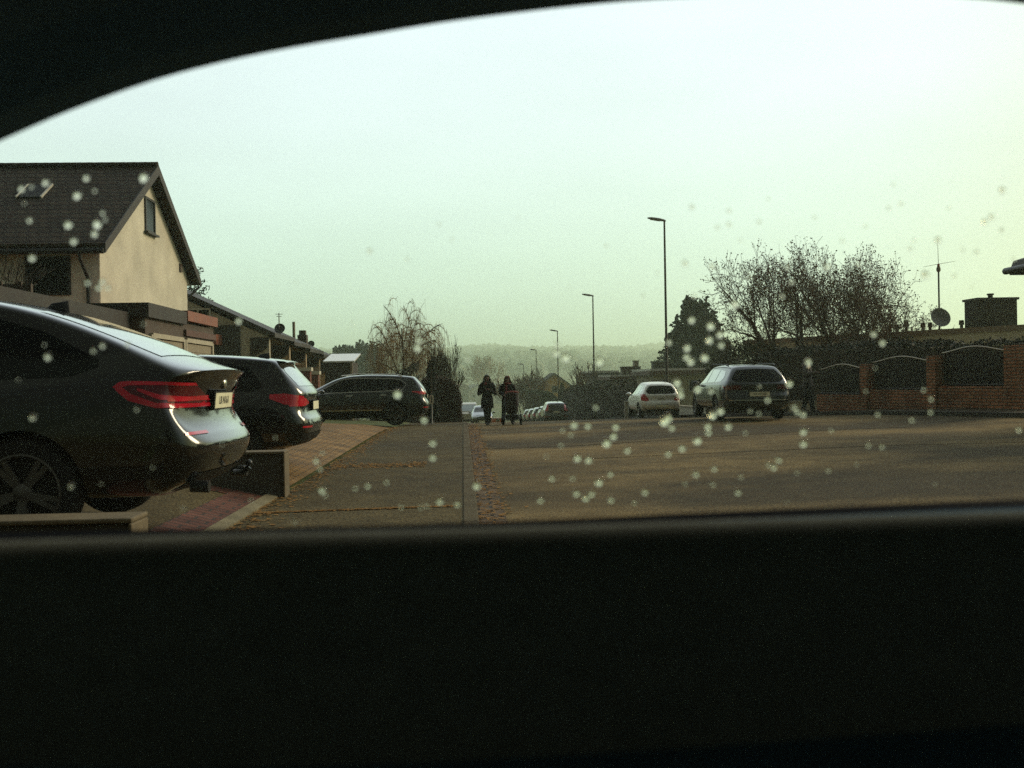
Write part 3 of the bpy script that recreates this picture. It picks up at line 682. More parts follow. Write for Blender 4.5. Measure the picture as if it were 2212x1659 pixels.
# --- cars farther down the right kerb
S6 = dict(S3); S6 = {k: v for k, v in S6.items() if k not in ('side_trim', 'lamp_side', 'lamp_rear')}
S6.update(sub=2, lamp_rear=[(.62, .86, [(.62, 1.0), (.86, .98)], [(.62, 1.18), (.86, 1.12)], 0), (.60, .74, [(.6, 1.14), (.74, 1.10)], [(.6, 1.50), (.74, 1.42)], 0)], rear_glass=(-.56, .56, [(0, 1.18)], [(0, 1.48)]), rglass=M_GLASS)
grp = 'cars parked in a row down the right kerb'
car6, bv = make_car(S6, 'parked_car', 'dark SUV with tall red tail lights, nearest of the row beyond the pram', (7.02, 74, gz(7, 76)), R(90), P_GREY, grp)
plate(car6, bv, .93, '', w=.5)
S7 = dict(S4); S7.update(sub=2, sglass=M_GLASS)
P_OLIV = paint('olive_grey_paint', (.02, .02, .015), .2, .2, .9); P_BEIG = paint('dull_beige_paint', (.08, .075, .055), .25, .3, .8); P_RUST = paint('dull_red_paint', (.035, .010, .008), .2, .2, .9)
for i, (y, pm, lab) in enumerate([(81.3, P_GREY, 'dark grey small car just ahead of the dark SUV in the kerb row'), (88.4, P_OLIV, 'olive grey small car third along in the kerb row'),
                                  (95.3, P_RUST, 'dull red small car fourth along in the kerb row'), (102.3, P_BEIG, 'dull beige small car farthest visible in the kerb row')]):
    c, bv = make_car(S7, 'parked_car', lab, (7.05, y, gz(7, y + 2)), R(90), pm, grp, rimmat=M_RIMS)
# --- oncoming side
S8 = dict(S4); S8.update(sub=2, windscreen=(-.62, .62, [(-.62, 1.02), (.62, 1.02)], [(-.62, 1.06), (-.5, 1.36), (.5, 1.36), (.62, 1.06)]), head=(.40, .66, [(0, .60)], [(0, .70)]), grille=(-.36, .36, [(0, .40)], [(0, .56)]), wglass=M_GLASS)
S8 = {k: v for k, v in S8.items()}
car8, bv = make_car(S8, 'parked_car', 'dark green car facing the camera at the kerb left of the walkers', (1.42, 78.6, gz(1.4, 76)), R(-90), paint('oncoming_green_paint', (.02, .028, .018), .18, .2, .9))
plate(car8, bv, .36, '', front=True)
# ------------------------------------------------------------------ buildings
M_TILE = brickmat('dark_roof_tiles', (.050, .035, .022), (.034, .024, .016), (.010, .008, .006), .30, .17, .02, bump=1.0, var=.35)
M_REND = mat('cream_render', (.50, .455, .345), .9, var=.2, scale=.9, bump=.25, bscale=60, fine=.10)
M_WOODD = mat('dark_timber', (.022, .017, .012), .7, var=.3, scale=3)
M_PANE = mat('window_pane', (.006, .007, .008), .25, var=.1, spec=.12)
M_FRAMEW = mat('pale_frame', (.45, .42, .33), .6, var=.1)
M_FRAMED = mat('dark_frame', (.02, .018, .015), .6, var=.1)
M_GREYR = mat('grey_render', (.36, .32, .23), .9, var=.15, scale=1.0, bump=.2, fine=.12)
M_GUTTER = mat('gutter_metal', (.025, .025, .024), .5, metal=.2, var=.2)
M_TAN = mat('tan_door_paint', (.21, .165, .10), .6, var=.1, scale=2)
M_ORANGE = mat('orange_red_panel', (.19, .055, .026), .6, var=.2, scale=2)
M_BROWNT = mat('brown_timber', (.055, .035, .022), .75, var=.3, scale=2)

def window(par, name, c, n, w, h, off, pane=M_PANE, frame=M_FRAMEW, t=.07, sill=False, mull=0):
    """wall window: c centre (world), n outward normal (unit, horizontal)"""
    c = Vector(c); n = Vector(n); u = Vector((-n.y, n.x, 0)); up = Vector((0, 0, 1))
    def bx(b, x0, x1, z0, z1, d0, d1):
        q = [c + u * x0 + up * z0 + n * d0, c + u * x1 + up * z0 + n * d0, c + u * x1 + up * z1 + n * d0, c + u * x0 + up * z1 + n * d0]
        b.prism(q, 0, n * (d1 - d0))
    b = MB(); W, H = w / 2, h / 2
    bx(b, -W, -W + t, -H, H, .0, .05); bx(b, W - t, W, -H, H, .0, .05); bx(b, -W + t, W - t, H - t, H, .0, .05); bx(b, -W + t, W - t, -H, -H + t, .0, .05)
    for k in range(mull):
        x = lerp(-W, W, (k + 1) / (mull + 1)); bx(b, x - t / 2, x + t / 2, -H + t, H - t, .0, .045)
    f = b.build('window', frame, par, off=off, fix=True)
    b = MB(); bx(b, -W + t * .9, W - t * .9, -H + t * .9, H - t * .9, .005, .02); b.build('pane', pane, f, off=off, fix=True)
    if sill:
        b = MB(); bx(b, -W - .08, W + .08, -H - .06, -H - .003, .0, .14); b.build('sill', frame, f, off=off, fix=True)
    return f

# --- gabled house on the left
GX = -9.84; Y0, Y1 = 27.4, 35.9; YM = 31.65; XW = -25.0
o = Vector((-15, YM, 0))
h1 = thing('gabled_house', 'cream gabled house with dark tiled roof above the parked SUVs', 'house', o)
zb, ze, za = -.5, 5.30, 8.02
b = MB()
b.prism([Vector((GX, Y0, zb)), Vector((GX, Y1, zb)), Vector((GX, Y1, ze)), Vector((GX, YM, za)), Vector((GX, Y0, ze))], 0, (XW - GX, 0, 0))
b.build('wall', M_REND, h1, off=o, fix=True)
b = MB(); b.box(XW + .02, GX - .012, Y0 - .014, Y0 + .05, zb, ze - .02); b.build('side_wall', mat('brightened_side_render', (.84, .80, .66), .9, var=.12, scale=.9, bump=.2, bscale=60, fine=.1), h1, off=o)  # side face lightened in colour to make up for weak light there
b = MB()   # roof slabs with overhang
sl = (za - ze) / (YM - Y0); ov = .55; xo = GX + .32
for s in (-1, 1):
    ye = YM + s * (YM - Y0 + ov); zee = za - sl * (YM - Y0 + ov)
    q = [Vector((xo, YM, za + .06)), Vector((xo, ye, zee + .06)), Vector((xo, ye, zee + .26)), Vector((xo, YM, za + .30))]
    b.prism(q, 0, (XW - .3 - xo, 0, 0))
rf = b.build('roof', M_TILE, h1, off=o, fix=True)
b = MB(); k = 0; x = xo
while x > XW: b.tube([(x, YM, za + .30), (x - .36, YM, za + .315)], [.13, .11], 8); x -= .34
b.build('ridge_tiles', M_TILE, rf, off=o)
b = MB()   # barge boards
for s in (-1, 1):
    ye = YM + s * (YM - Y0 + ov + .02); zee = za - sl * (YM - Y0 + ov + .02)
    q = [Vector((xo + .002, YM, za + .01)), Vector((xo + .002, ye, zee + .01)), Vector((xo + .002, ye, zee + .28)), Vector((xo + .002, YM, za + .32))]
    b.prism(q, 0, (.035, 0, 0))
b.build('barge_board', M_WOODD, rf, off=o, fix=True)
b = MB(); ye = Y0 - ov - .05; zee = za - sl * (YM - Y0 + ov)
b.tube([(xo, ye, zee + .05), (XW, ye, zee + .05)], .075, 8)
gt = b.build('gutter', M_GUTTER, h1, off=o)
b = MB(); b.tube([(GX - .32, ye, zee), (GX - .32, ye + .05, zee - .15), (GX - .30, Y0 - .09, zee - .62), (GX - .30, Y0 - .09, .3)], .05, 8); b.build('downpipe', M_GUTTER, h1, off=o)
b = MB(); ye2 = Y1 + ov + .05
b.tube([(xo - .05, ye2, zee), (GX - .1, Y1 + .3, zee - .45), (GX - .08, Y1 + .07, zee - .85), (GX - .08, Y1 + .07, .3)], .045, 8); b.build('downpipe', M_GUTTER, h1, off=o)
b = MB(); b.prism([Vector((GX - .01, Y1, ze - .02)), Vector((GX - .01, Y1 + ov, zee + .05)), Vector((GX - .01, Y1 + .02, zee + .04)), Vector((GX - .01, Y1, zee + .05))], 0, (-1, 0, 0)); b.build('soffit', M_REND, h1, off=o, fix=True)
window(h1, 'window', (GX, 31.75, 6.76), (1, 0, 0), .98, 1.1, o, frame=M_FRAMED, sill=True)
window(h1, 'window', (-11.22, Y0 - .014, 4.40), (0, -1, 0), 1.2, 1.05, o, frame=M_FRAMED)
window(h1, 'window', (-15.0, Y0 - .014, 4.40), (0, -1, 0), 1.4, 1.05, o, frame=M_FRAMED)
b = MB(); b.box(GX, GX + .05, 34.95, 35.2, 5.35, 5.62); b.build('vent', M_BROWNT, h1, off=o)
# roof window in the near slope
n = Vector((0, -sl, 1)).normalized() ; n = Vector((0, -math.sin(math.atan(sl)), math.cos(math.atan(sl)))); t = Vector((0, math.cos(math.atan(sl)), math.sin(math.atan(sl))))
pc = Vector((-12.6, 29.9, za - sl * (YM - 29.9) + .29))
b = MB()
for sx in (-.38, .33):
    q = [pc + Vector((sx, 0, 0)) - t * .5, pc + Vector((sx + .05, 0, 0)) - t * .5, pc + Vector((sx + .05, 0, 0)) + t * .5, pc + Vector((sx, 0, 0)) + t * .5]; b.prism(q, 0, n * .06)
f = b.build('roof_window', M_FRAMEW, h1, off=o, fix=True)
b = MB(); q = [pc + Vector((-.33, 0, 0)) - t * .48, pc + Vector((.33, 0, 0)) - t * .48, pc + Vector((.33, 0, 0)) + t * .48, pc + Vector((-.33, 0, 0)) + t * .48]; b.prism(q, 0, n * .04); b.build('pane', mat('dull_roof_pane', (.012, .011, .010), .6, spec=.1), f, off=o, fix=True)

# --- flat roofed garages below it
o = Vector((-7.2, 20, .5))
ga = thing('garage_row', 'long dark flat roofed garage row at the foot of the cream gabled house', 'garage', o)
b = MB(); b.box(-15, -7.6, 12.5, 22.1, .1, 2.75); b.build('wall', M_GREYR, ga, off=o)
b = MB(); b.box(-15.2, -7.35, 12.3, 22.2, 2.62, 3.0); b.build('roof', M_WOODD, ga, off=o)
for y in (13.6, 16.4, 19.2):
    b = MB(); b.box(-7.6, -7.54, y - .2, y + 2.2, .45, 2.3); b.build('garage_door', M_TAN, ga, off=o)
b = MB(); b.box(-12.5, -9.05, 21.2, 21.3, 3.0, 3.56)
for i in range(9): b.box(-12.5 + i * .4, -12.42 + i * .4, 21.14, 21.2, 3.0, 3.60)
b.build('parapet_fence', M_BROWNT, ga, off=o)
o = Vector((-7, 25, .5))
gb = thing('double_garage', 'flat roofed garage with two tan doors and orange red fascia', 'garage', o)
b = MB(); b.box(-13, -7.05, 22.3, 28.3, .1, 2.95); b.build('wall', M_BROWNT, gb, off=o)
b = MB(); b.box(-13.1, -6.95, 22.25, 25.3, 2.90, 3.22); b.build('roof', M_WOODD, gb, off=o)
b = MB(); b.box(-13.1, -6.93, 25.32, 28.35, 3.0, 3.26); b.build('fascia', M_ORANGE, gb, off=o)
b = MB(); b.box(-13.0, -6.98, 25.34, 28.33, 2.62, 2.78); b.build('fascia', mat('dull_red_panel', (.075, .028, .016), .7, var=.25), gb, off=o)
for y0, y1 in ((22.6, 25.05), (25.35, 27.85)):
    b = MB(); z0 = .5
    for k in range(9): b.box(-7.04, -7.0 + (.012 if k % 2 else 0), y0, y1, z0 + k * .215, z0 + k * .215 + .205)
    d = b.build('garage_door', M_TAN, gb, off=o)
    b = MB(); b.box(-7.05, -6.96, y0 - .12, y0, .4, 2.52); b.box(-7.05, -6.96, y1, y1 + .12, .4, 2.52); b.box(-7.05, -6.96, y0, y1, 2.45, 2.56); b.build('frame', M_GREYR, d, off=o)

# --- stepped row of low houses beyond, single slope roofs falling to the street
xe = -7.75
for i in range(5):
    y0 = 40.0 + i * 4.6; y1 = y0 + 4.55; dz = -.16 * i
    o = Vector((-10, y0, gz(-9, y0)))
    lab = ['grey end house of the stepped row with a satellite dish at its eave', 'second house of the stepped row, behind the grey end wall', 'middle house of the stepped row, with the chimney at its eave',
           'fourth house of the stepped row, with the lower satellite dish', 'farthest house of the stepped row beside the dark shed'][i]
    h = thing('row_house', lab, 'house', o, group='terraced houses with lean to roofs on the left')
    zr = lambda x: 3.36 + dz + (xe - x) * .475
    b = MB(); q = [Vector((-17, y0, -1.2)), Vector((xe - (0 if i == 0 else .0), y0, -1.2)), Vector((xe, y0, zr(xe) - .12)), Vector((-17, y0, zr(-17) - .12))]
    b.prism(q, 0, (0, .22, 0)); b.prism([p + Vector((-.0, .22, 0)) if k in (0, 3) else p + Vector((-.9, .22, (0 if k == 1 else .43))) for k, p in enumerate(q)], 0, (0, 4.33, 0))
    b.build('wall', M_GREYR if i == 0 else M_REND if False else mat('tan_render', (.40, .30, .18), .9, var=.15, scale=1.2, fine=.1), h, off=o, fix=True)
    b = MB(); b.prism([Vector((xe + .25, y0 - .12, zr(xe + .25))), Vector((-17.2, y0 - .12, zr(-17.2))), Vector((-17.2, y0 - .12, zr(-17.2) + .17)), Vector((xe + .25, y0 - .12, zr(xe + .25) + .17))], 0, (0, 4.66, 0))
    b.build('roof', M_WOODD, h, off=o, fix=True)
    b = MB(); b.prism([Vector((xe + .02, y0 - .06, zr(xe) - .12)), Vector((xe - .75, y0 - .06, zr(xe) - .12)), Vector((xe - .75, y0 - .06, zr(xe) - .95)), Vector((xe - .1, y0 - .06, zr(xe) - .55))], 0, (0, .05, 0)); b.build('gable_board', M_WOODD, h, off=o, fix=True)
    window(h, 'window', (xe - .9, y0 + 2.4, zr(xe) - 1.0), (1, 0, 0), 1.6, 1.1, o, frame=M_FRAMED, mull=1)
    b = MB(); b.box(xe - .9, xe - .84, y0 + .5, y0 + 1.4, -.9, 1.2 + dz); b.build('door', M_BROWNT, h, off=o)
    if i == 0:
        window(h, 'window', (-10.55, y0, 3.95), (0, -1, 0), 1.0, 1.0, o, frame=M_FRAMEW, mull=1)
        b = MB(); b.box(-9.9, -8.9, y0 - .08, y0 - .004, 2.0, 3.75); b.build('shutter', M_FRAMED, h, off=o)
        b = MB(); b.box(-11.2, -9.6, y0 - 1.0, y0 - .01, 2.95, 3.35); b.build('balcony', M_ORANGE, h, off=o)
        b = MB(); b.box(xe - .9, xe - .1, y0 - .5, y0 - .01, .8, 2.45); b.build('porch', M_BROWNT, h, off=o)
    if i == 2:
        b = MB(); b.box(xe - .45, xe + .0, y0 + .3, y0 + .8, zr(xe), zr(xe) + .75); b.box(xe - .38, xe - .07, y0 + .38, y0 + .72, zr(xe) + .75, zr(xe) + .98); b.build('chimney', M_BROWNT, h, off=o)
        b = MB(); b.tube([(xe - .6, y0 + .2, zr(xe) + .1), (xe - .6, y0 + .2, zr(xe) + 1.4)], .07, 8); b.build('flue', M_TAN, h, off=o)
def dish(name, label, c, r, m, toward=(0, -1, .35), mast=0.5):
    c = Vector(c); t = thing(name, label, 'satellite dish', c - Vector((0, 0, mast)))
    o = c - Vector((0, 0, mast)); z = Vector(toward).normalized(); x = z.orthogonal().normalized(); y = z.cross(x)
    mt = Matrix.Translation(c) @ Matrix((x, y, z)).transposed().to_4x4()
    b = MB(); b.lathe([(0, -.0), (r * .5, .02), (r, .09), (r * 1.01, .085), (r * .5, .0), (0, -.02)], mt, 28); b.build('reflector', m, t, off=o, smooth=True, split=50)
    b = MB(); b.tube([c - Vector((0, 0, mast)), c - z * .03], .022, 6); b.tube([c - y * r * .9, c + z * r * 1.1], .012, 5); b.ball(c + z * r * 1.1, .045, 1); b.build('bracket', M_GUTTER, t, off=o)
    return t
dish('satellite_dish', 'dark round satellite dish at the eave of the grey end house', at(605, 711, 41.5), .22, M_GUTTER, mast=.5)
dish('satellite_dish', 'smaller dark satellite dish low on the stepped row roof', at(672.5, 744, 54.5), .19, M_GUTTER, mast=.35)
p = at(602.5, 676, 41.5)
t = thing('roof_aerial', 'thin television aerial on the roof beside the upper dark dish', 'aerial', (p.x, p.y, p.z - 1.0))
b = MB(); b.tube([(0, 0, 0), (0, 0, 1.0)], .02, 6); b.tube([(-.15, 0, .95), (.15, 0, .95)], .012, 5); b.tube([(-.1, 0, .85), (.1, 0, .85)], .012, 5); b.build('mast', M_TAN, t)
# dark shed with pale lean-to roof
p0 = at(703, 870, 46); p1 = at(762, 870, 46); zt = at(720, 783, 46).z
o = Vector((p0.x, 46, gz(p0.x, 46)))
t = thing('garden_shed', 'dark shed with a bright pale sloping roof left of the weeping birch', 'shed', o)
b = MB(); b.box(p0.x, p1.x, 46, 48.6, o.z - .3, zt); b.build('wall', M_WOODD, t, off=o)
b = MB(); b.prism([Vector((p0.x - .06, 45.9, zt + .005)), Vector((p1.x + .12, 45.9, zt + .005)), Vector((p1.x + .12, 48.8, zt + .42)), Vector((p0.x - .06, 48.8, zt + .42))], 0, (0, 0, .06)); b.build('roof', mat('pale_roof_sheet', (.62, .62, .58), .35, var=.1), t, off=o, fix=True)
b = MB(); b.box(p1.x - .09, p1.x + .02, 45.96, 46.06, o.z - .3, zt + .02); b.build('corner_post', M_TAN, t, off=o)
# two low brick gate piers with pale caps
for i, (px, py) in enumerate(((660, 794), (678, 802))):
    p = at(px, py, 39.5 + i * 1.5)
    o = Vector((p.x, p.y, gz(p.x, p.y)))
    t = thing('gate_pier', ['red brick pier with pale cap just left of its twin, by the tan row houses', 'red brick pier with pale cap nearer the shed, by the tan row houses'][i], 'gate pier', o, group='capped brick piers')
    b = MB(); b.box(-.2, .2, -.2, .2, 0, p.z - o.z - .14); b.build('shaft', brickmat('red_pier_brick', (.20, .055, .035), (.16, .045, .03), (.1, .08, .06), .21, .07, .012), t)
    b = MB(); b.box(-.26, .26, -.26, .26, p.z - o.z - .14, p.z - o.z); b.build('cap', M_FRAMEW, t)

# --- low concrete walls between the forecourts
M_WALL = mat('weathered_concrete', (.05, .042, .027), .9, var=.35, scale=1.5, bump=.5, bscale=40, fine=.2)
M_COPE = mat('wall_coping', (.11, .082, .042), .85, var=.25, scale=2, fine=.2)
for (y0, x1, ztop, lab) in ((5.75, -1.93, .60, 'low concrete wall with pale coping in front of the black coupe SUV'), (11.35, -2.07, .585, 'dark concrete wall end between the two nearest parked SUVs')):
    o = Vector((-4, y0, 0)); t = thing('low_wall', lab, 'wall', o)
    b = MB(); b.box(-9, x1, y0, y0 + .24, -.3, ztop - .032); b.build('wall', M_WALL, t, off=o, bevel=.012)
    b = MB(); b.box(-9.02, x1 + .025, y0 - .03, y0 + .27, ztop - .03, ztop); b.box(x1 + .001, x1 + .025, y0 - .03, y0 + .27, -.2, ztop - .032); b.build('coping', M_COPE, t, off=o, bevel=.01)

# --- brick garden wall with railings on the right
M_BRICK = brickmat('orange_brick', (.40, .165, .080), (.29, .118, .058), (.10, .07, .045), .25, .083, .014, bump=.8, var=.45)
A = Vector((10.95, 30.2)); B = Vector((13.18, 23.4)); dw = (B - A).normalized(); nw = Vector((-dw.y, dw.x));  nw = nw if nw.x < 0 else -nw
Lw = (B - A).length
o = Vector((A.x, A.y, gz(A.x, A.y)))
ang = math.atan2(dw.y, dw.x)
wall = thing('brick_garden_wall', 'orange brick garden wall rising in steps with pillars and arched railings', 'wall', o, ang)
def wz(z): return z - o.z
def sfrom(px):      # distance along the wall where the view through this pixel column meets it
    d = ray(px, 815); a = Vector((d.x, d.y)); 
    # EYE + a*k = A + dw*s
    det = a.x * (-dw.y) - (-dw.x) * a.y
    r = Vector((A.x - EYE.x, A.y - EYE.y))
    return (a.x * r.y - a.y * r.x) / (-(a.x * dw.y - a.y * dw.x)) if False else ((r.x * a.y - r.y * a.x) / (dw.y * a.x - dw.x * a.y) if abs(dw.y * a.x - dw.x * a.y) > 1e-9 else 0)
pil = [(sfrom(1868), .30), (sfrom(2013), .32), (sfrom(2181), .80)]
def zat(px, py):
    s = sfrom(px); q = A + dw * s
    return at(px, py, q.y).z
tops = [zat(1876, 787), zat(2024, 769), zat(2195, 746)]
wt_ = [zat(1800, 853), zat(1950, 843), zat(2110, 835)]
ends = [sfrom(1771)] + [p[0] for p in pil]
b = MB()
for k in range(3):
    s0 = ends[k] + (pil[k - 1][1] if k else 0); s1 = ends[k + 1]
    b.box(s0 + .002, s1 - .002, -.13, .13, -.25, wz(wt_[k]))
b.build('brick_base', M_BRICK, wall, bevel=.006)
for k, (s, w) in enumerate(pil):
    b = MB(); b.box(s, s + w, -.19, .19, -.25, wz(tops[k])); b.build('pillar', M_BRICK, wall, bevel=.006)
M_RAIL = mat('dark_iron', (.012, .011, .010), .45, metal=.4, var=.2); M_RAILT = mat('lit_rail_metal', (.16, .13, .08), .3, metal=.9, var=.15)  # top rail given a lighter metal to stand for the light it catches
for k in range(3):
    s0 = ends[k] + (pil[k - 1][1] if k else 0) + .03; s1 = ends[k + 1] - .03; z0 = wz(wt_[k]) + .05; hh = wz(tops[k]) - .10 - z0
    N = 24; arch = [(lerp(s0, s1, i / N), 0, z0 + hh - .02 + .14 * math.sin(math.pi * i / N) ** 1.5) for i in range(N + 1)]
    b = MB(); b.tube(arch, .022, 8); r = b.build('top_rail', M_RAILT, wall, smooth=True)
    b = MB(); b.tube([(s0, 0, z0), (s1, 0, z0)], .018, 6)
    n = int((s1 - s0) / .105)
    for i in range(n + 1):
        x = lerp(s0 + .02, s1 - .02, i / n); zt = z0 + hh - .03 + .14 * math.sin(math.pi * (x - s0) / (s1 - s0)) ** 1.5
        b.tube([(x, 0, z0), (x, 0, zt)], .010, 5)
        b.tube([(x - .03, 0, z0 + hh * .45), (x, 0, z0 + hh * .52), (x + .03, 0, z0 + hh * .45)], .007, 4)
    b.build('railing', M_RAIL, wall)
    b = MB(); b.box(s0, s1, .05, .06, z0 + .02, z0 + hh - .05); b.build('privacy_sheet', M_RAIL, wall)

# --- flat roofed house behind the wall
P1 = at(2212, 800, 34.0); P2 = at(1900, 800, 39.0); fa = math.atan2(-(P2.x - P1.x), P2.y - P1.y)
o = Vector((P1.x, P1.y, .4)); fh = thing('flat_roof_house', 'flat roofed house with pale fascia behind the hedge on the right', 'house', o, fa)
def fl(p): return Matrix.Rotation(-fa, 3, 'Z') @ (Vector(p) - o)
zr = at(2212, 701, 34.0).z - .4
b = MB(); b.box(.6, 11, -8, 12.5, -1, zr - .62); b.build('wall', M_GREYR, fh)
b = MB(); b.box(0, 12, -9, 13, zr - .72, zr - .2); fz = b.build('fascia', mat('fascia_board', (.66, .55, .36), .8, var=.15, scale=.8, fine=.1), fh)
b = MB(); b.box(-.05, 12.05, -9.05, 13.05, zr - .198, zr); b.build('roof_edge', mat('roof_edge_metal', (.26, .17, .10), .6, var=.2, scale=1), fh)
pc = fl(at(2140, 690, 36.8)); zc = at(2140, 650, 36.8).z - .4; wch = .76
b = MB(); b.box(-wch, wch, -.5, .5, zr - .1, zc); c = b.build('chimney', brickmat('dark_chimney_brick', (.03, .022, .016), (.022, .017, .013), (.012, .01, .008), .25, .083, .012), fh); c.location = (pc.x, pc.y, 0); c.rotation_euler = (0, 0, -fa)
b = MB(); b.box(-wch - .06, wch + .06, -.56, .56, zc + .002, zc + .09); b.tube([(0, 0, zc + .09), (0, 0, zc + .22)], .09, 10); b.tube([(0, 0, zc + .22), (0, 0, zc + .28)], .13, 10); b.build('chimney_cap', M_WOODD, c)
for i, (px, Y) in enumerate(((1921, 40.2), (1938, 39.9), (1958, 39.6), (1994, 38.8), (2009, 38.5), (2077, 37.2))):
    p = fl(at(px, 700, Y)); hh = .36 if i != 2 else .52
    b = MB(); b.tube([(p.x, p.y, zr - .1), (p.x, p.y, zr + hh * .6)], .06, 10); b.tube([(p.x, p.y, zr + hh * .5), (p.x, p.y, zr + hh)], [.10, .085], 10); b.build('roof_vent', M_WOODD, fh)
p = at(2030, 687, 37.8)
dish('satellite_dish', 'grey satellite dish on the flat roof on the right', p, .39, mat('dish_grey', (.13, .13, .11), .5, var=.15), mast=.45)
q0 = at(2029, 690, 38.4); q1 = at(2025, 585, 38.4)
t = thing('antenna_mast', 'slim antenna mast with cross arms above the grey dish', 'antenna', (q0.x, 38.4, 3.0))
b = MB(); b.tube([(0, 0, 0), (0, 0, q1.z - 3.0)], .035, 8); b.build('mast', M_GUTTER, t)
b = MB(); z = q1.z - 3.0; b.tube([(0, 0, z - .05), (0, 0, z + .02), (0, 0, z + .1), (0, 0, z + .18)], [.05, .085, .08, .05], 10); b.build('coil_housing', M_TAN, t, smooth=True)
b = MB(); b.tube([(0, 0, z + .18), (0, 0, z + .27)], .05, 8); b.build('red_collar', mat('red_collar', (.35, .02, .015), .5), t)
b = MB(); b.tube([(0, 0, z + .27), (-.02, 0, z + 1.35)], [.012, .006], 5); b.tube([(-.62, 0, z + .16), (0, 0, z + .27), (.62, -.1, z + .36)], [.006, .01, .006], 5); b.build('cross_arms', M_RAILT, t)

# --- house whose eave shows at the right edge
o = Vector((15.5, 19.5, .4))
eh = thing('eaves_house', 'house at the right edge, only the dark tip of its eave in view', 'house', o)
pe = at(2168, 588, 21.0)
b = MB(); b.box(13.8, 20, 15.5, 20.3, -.2, pe.z + .1); b.build('wall', M_REND, eh, off=o)
b = MB(); b.prism([Vector((pe.x + .12, 21.0, pe.z + .0)), Vector((20, 21.0, pe.z + 2.4)), Vector((20, 21.0, pe.z + 2.65)), Vector((pe.x + .22, 21.0, pe.z + .24))], 0, (0, -6.2, 0)); b.build('roof', M_WOODD, eh, off=o, fix=True)
b = MB(); b.tube([(pe.x + .05, 21.02, pe.z + .02), (pe.x + .05, 14.8, pe.z + .02)], .075, 10); b.build('gutter', M_GUTTER, eh, off=o, smooth=True, split=40)
b = MB(); b.box(pe.x + .12, 14.2, 14.9, 20.98, pe.z - .07, pe.z - .005); b.build('soffit', M_WOODD, eh, off=o)

# --- bungalows beyond the crest on the right
def bungalow(label, x0, x1, Y, zr, depth, wallm, fasm, chs, pale):
    o = Vector(((x0 + x1) / 2, Y, gz(x0, Y))); t = thing('bungalow', label, 'house', o)
    b = MB(); b.box(x0, x1, Y, Y + depth, o.z - 1, zr - .3); b.build('wall', wallm, t, off=o)
    b = MB(); b.box(x0 - .4, x1 + .4, Y - .5, Y + depth + .4, zr - .3, zr); b.build('fascia', fasm, t, off=o)
    b = MB(); b.box(x0 - .3, x1 + .3, Y - .35, Y + depth + .3, zr + .002, zr + pale); b.build('roof', mat('wet_flat_roof', (.55, .53, .47), .3, var=.15, scale=.5), t, off=o)
    n = max(2, int((x1 - x0) / 1.8))
    for i in range(n):
        window(t, 'window', (lerp(x0, x1, (i + .5) / n), Y, zr - 1.1), (0, -1, 0), 1.0, .9, o, frame=M_FRAMEW)
    for (px, w, h, m) in chs:
        b = MB(); b.box(px - w / 2, px + w / 2, Y + 1, Y + 1.8, zr, zr + h); b.box(px - w / 2 - .06, px + w / 2 + .06, Y + .94, Y + 1.86, zr + h + .002, zr + h + .09); b.build('chimney', m, t, off=o)
    return t
M_CREAMB = mat('cream_block', (.36, .30, .19), .9, var=.15, scale=.8)
M_FASB = mat('brown_fascia', (.09, .045, .025), .7, var=.25, scale=1)
def X(px, Y): return at(px, 815, Y).x
def Z(px, py, Y): return at(px, py, Y).z
bungalow('cream bungalow with brown fascia behind the silver hatchback', X(1412, 70), X(1590, 70), 70, Z(1480, 800, 70), 7, M_CREAMB, M_FASB, [(X(1402, 71) + .9, 1.15, .62, M_WOODD)], .16)
bungalow('low dark bungalow with wet flat roof left of the tallest lamp', X(1325, 82), X(1412, 82), 82, Z(1350, 813, 82), 7, M_BROWNT, M_FASB, [(X(1368, 82), 1.6, .75, M_BROWNT), (X(1380, 82), .35, 1.25, M_TAN)], .14)
bungalow('small pale roofed bungalow between the two middle lamps', X(1283, 98), X(1330, 98), 98, Z(1300, 805, 98), 7, M_WOODD, M_WOODD, [], .2)
# yellow gabled house far down
o = Vector((X(1203, 160), 160, gz(15, 160)))
t = thing('yellow_house', 'ochre yellow gabled house far down the street behind green conifers', 'house', o)
wv = 2.9; zt = Z(1196, 809, 160); ze_ = zt - 2.1
xc = X(1198, 160)
b = MB(); b.prism([Vector((xc - wv, 160, o.z - 1)), Vector((xc + wv, 160, o.z - 1)), Vector((xc + wv, 160, ze_)), Vector((xc, 160, zt)), Vector((xc - wv, 160, ze_))], 0, (0, 9, 0)); b.build('wall', mat('ochre_render', (.50, .29, .07), .9, var=.1), t, off=o, fix=True)
b = MB()
for s in (-1, 1):
    b.prism([Vector((xc, 159.6, zt + .02)), Vector((xc + s * (wv + .4), 159.6, ze_ - .27)), Vector((xc + s * (wv + .4), 159.6, ze_ - .05)), Vector((xc, 159.6, zt + .26))], 0, (0, 9.6, 0))
b.build('roof', M_TILE, t, off=o, fix=True)
window(t, 'window', (xc, 160, ze_ - .3), (0, -1, 0), 1.0, 1.2, o)
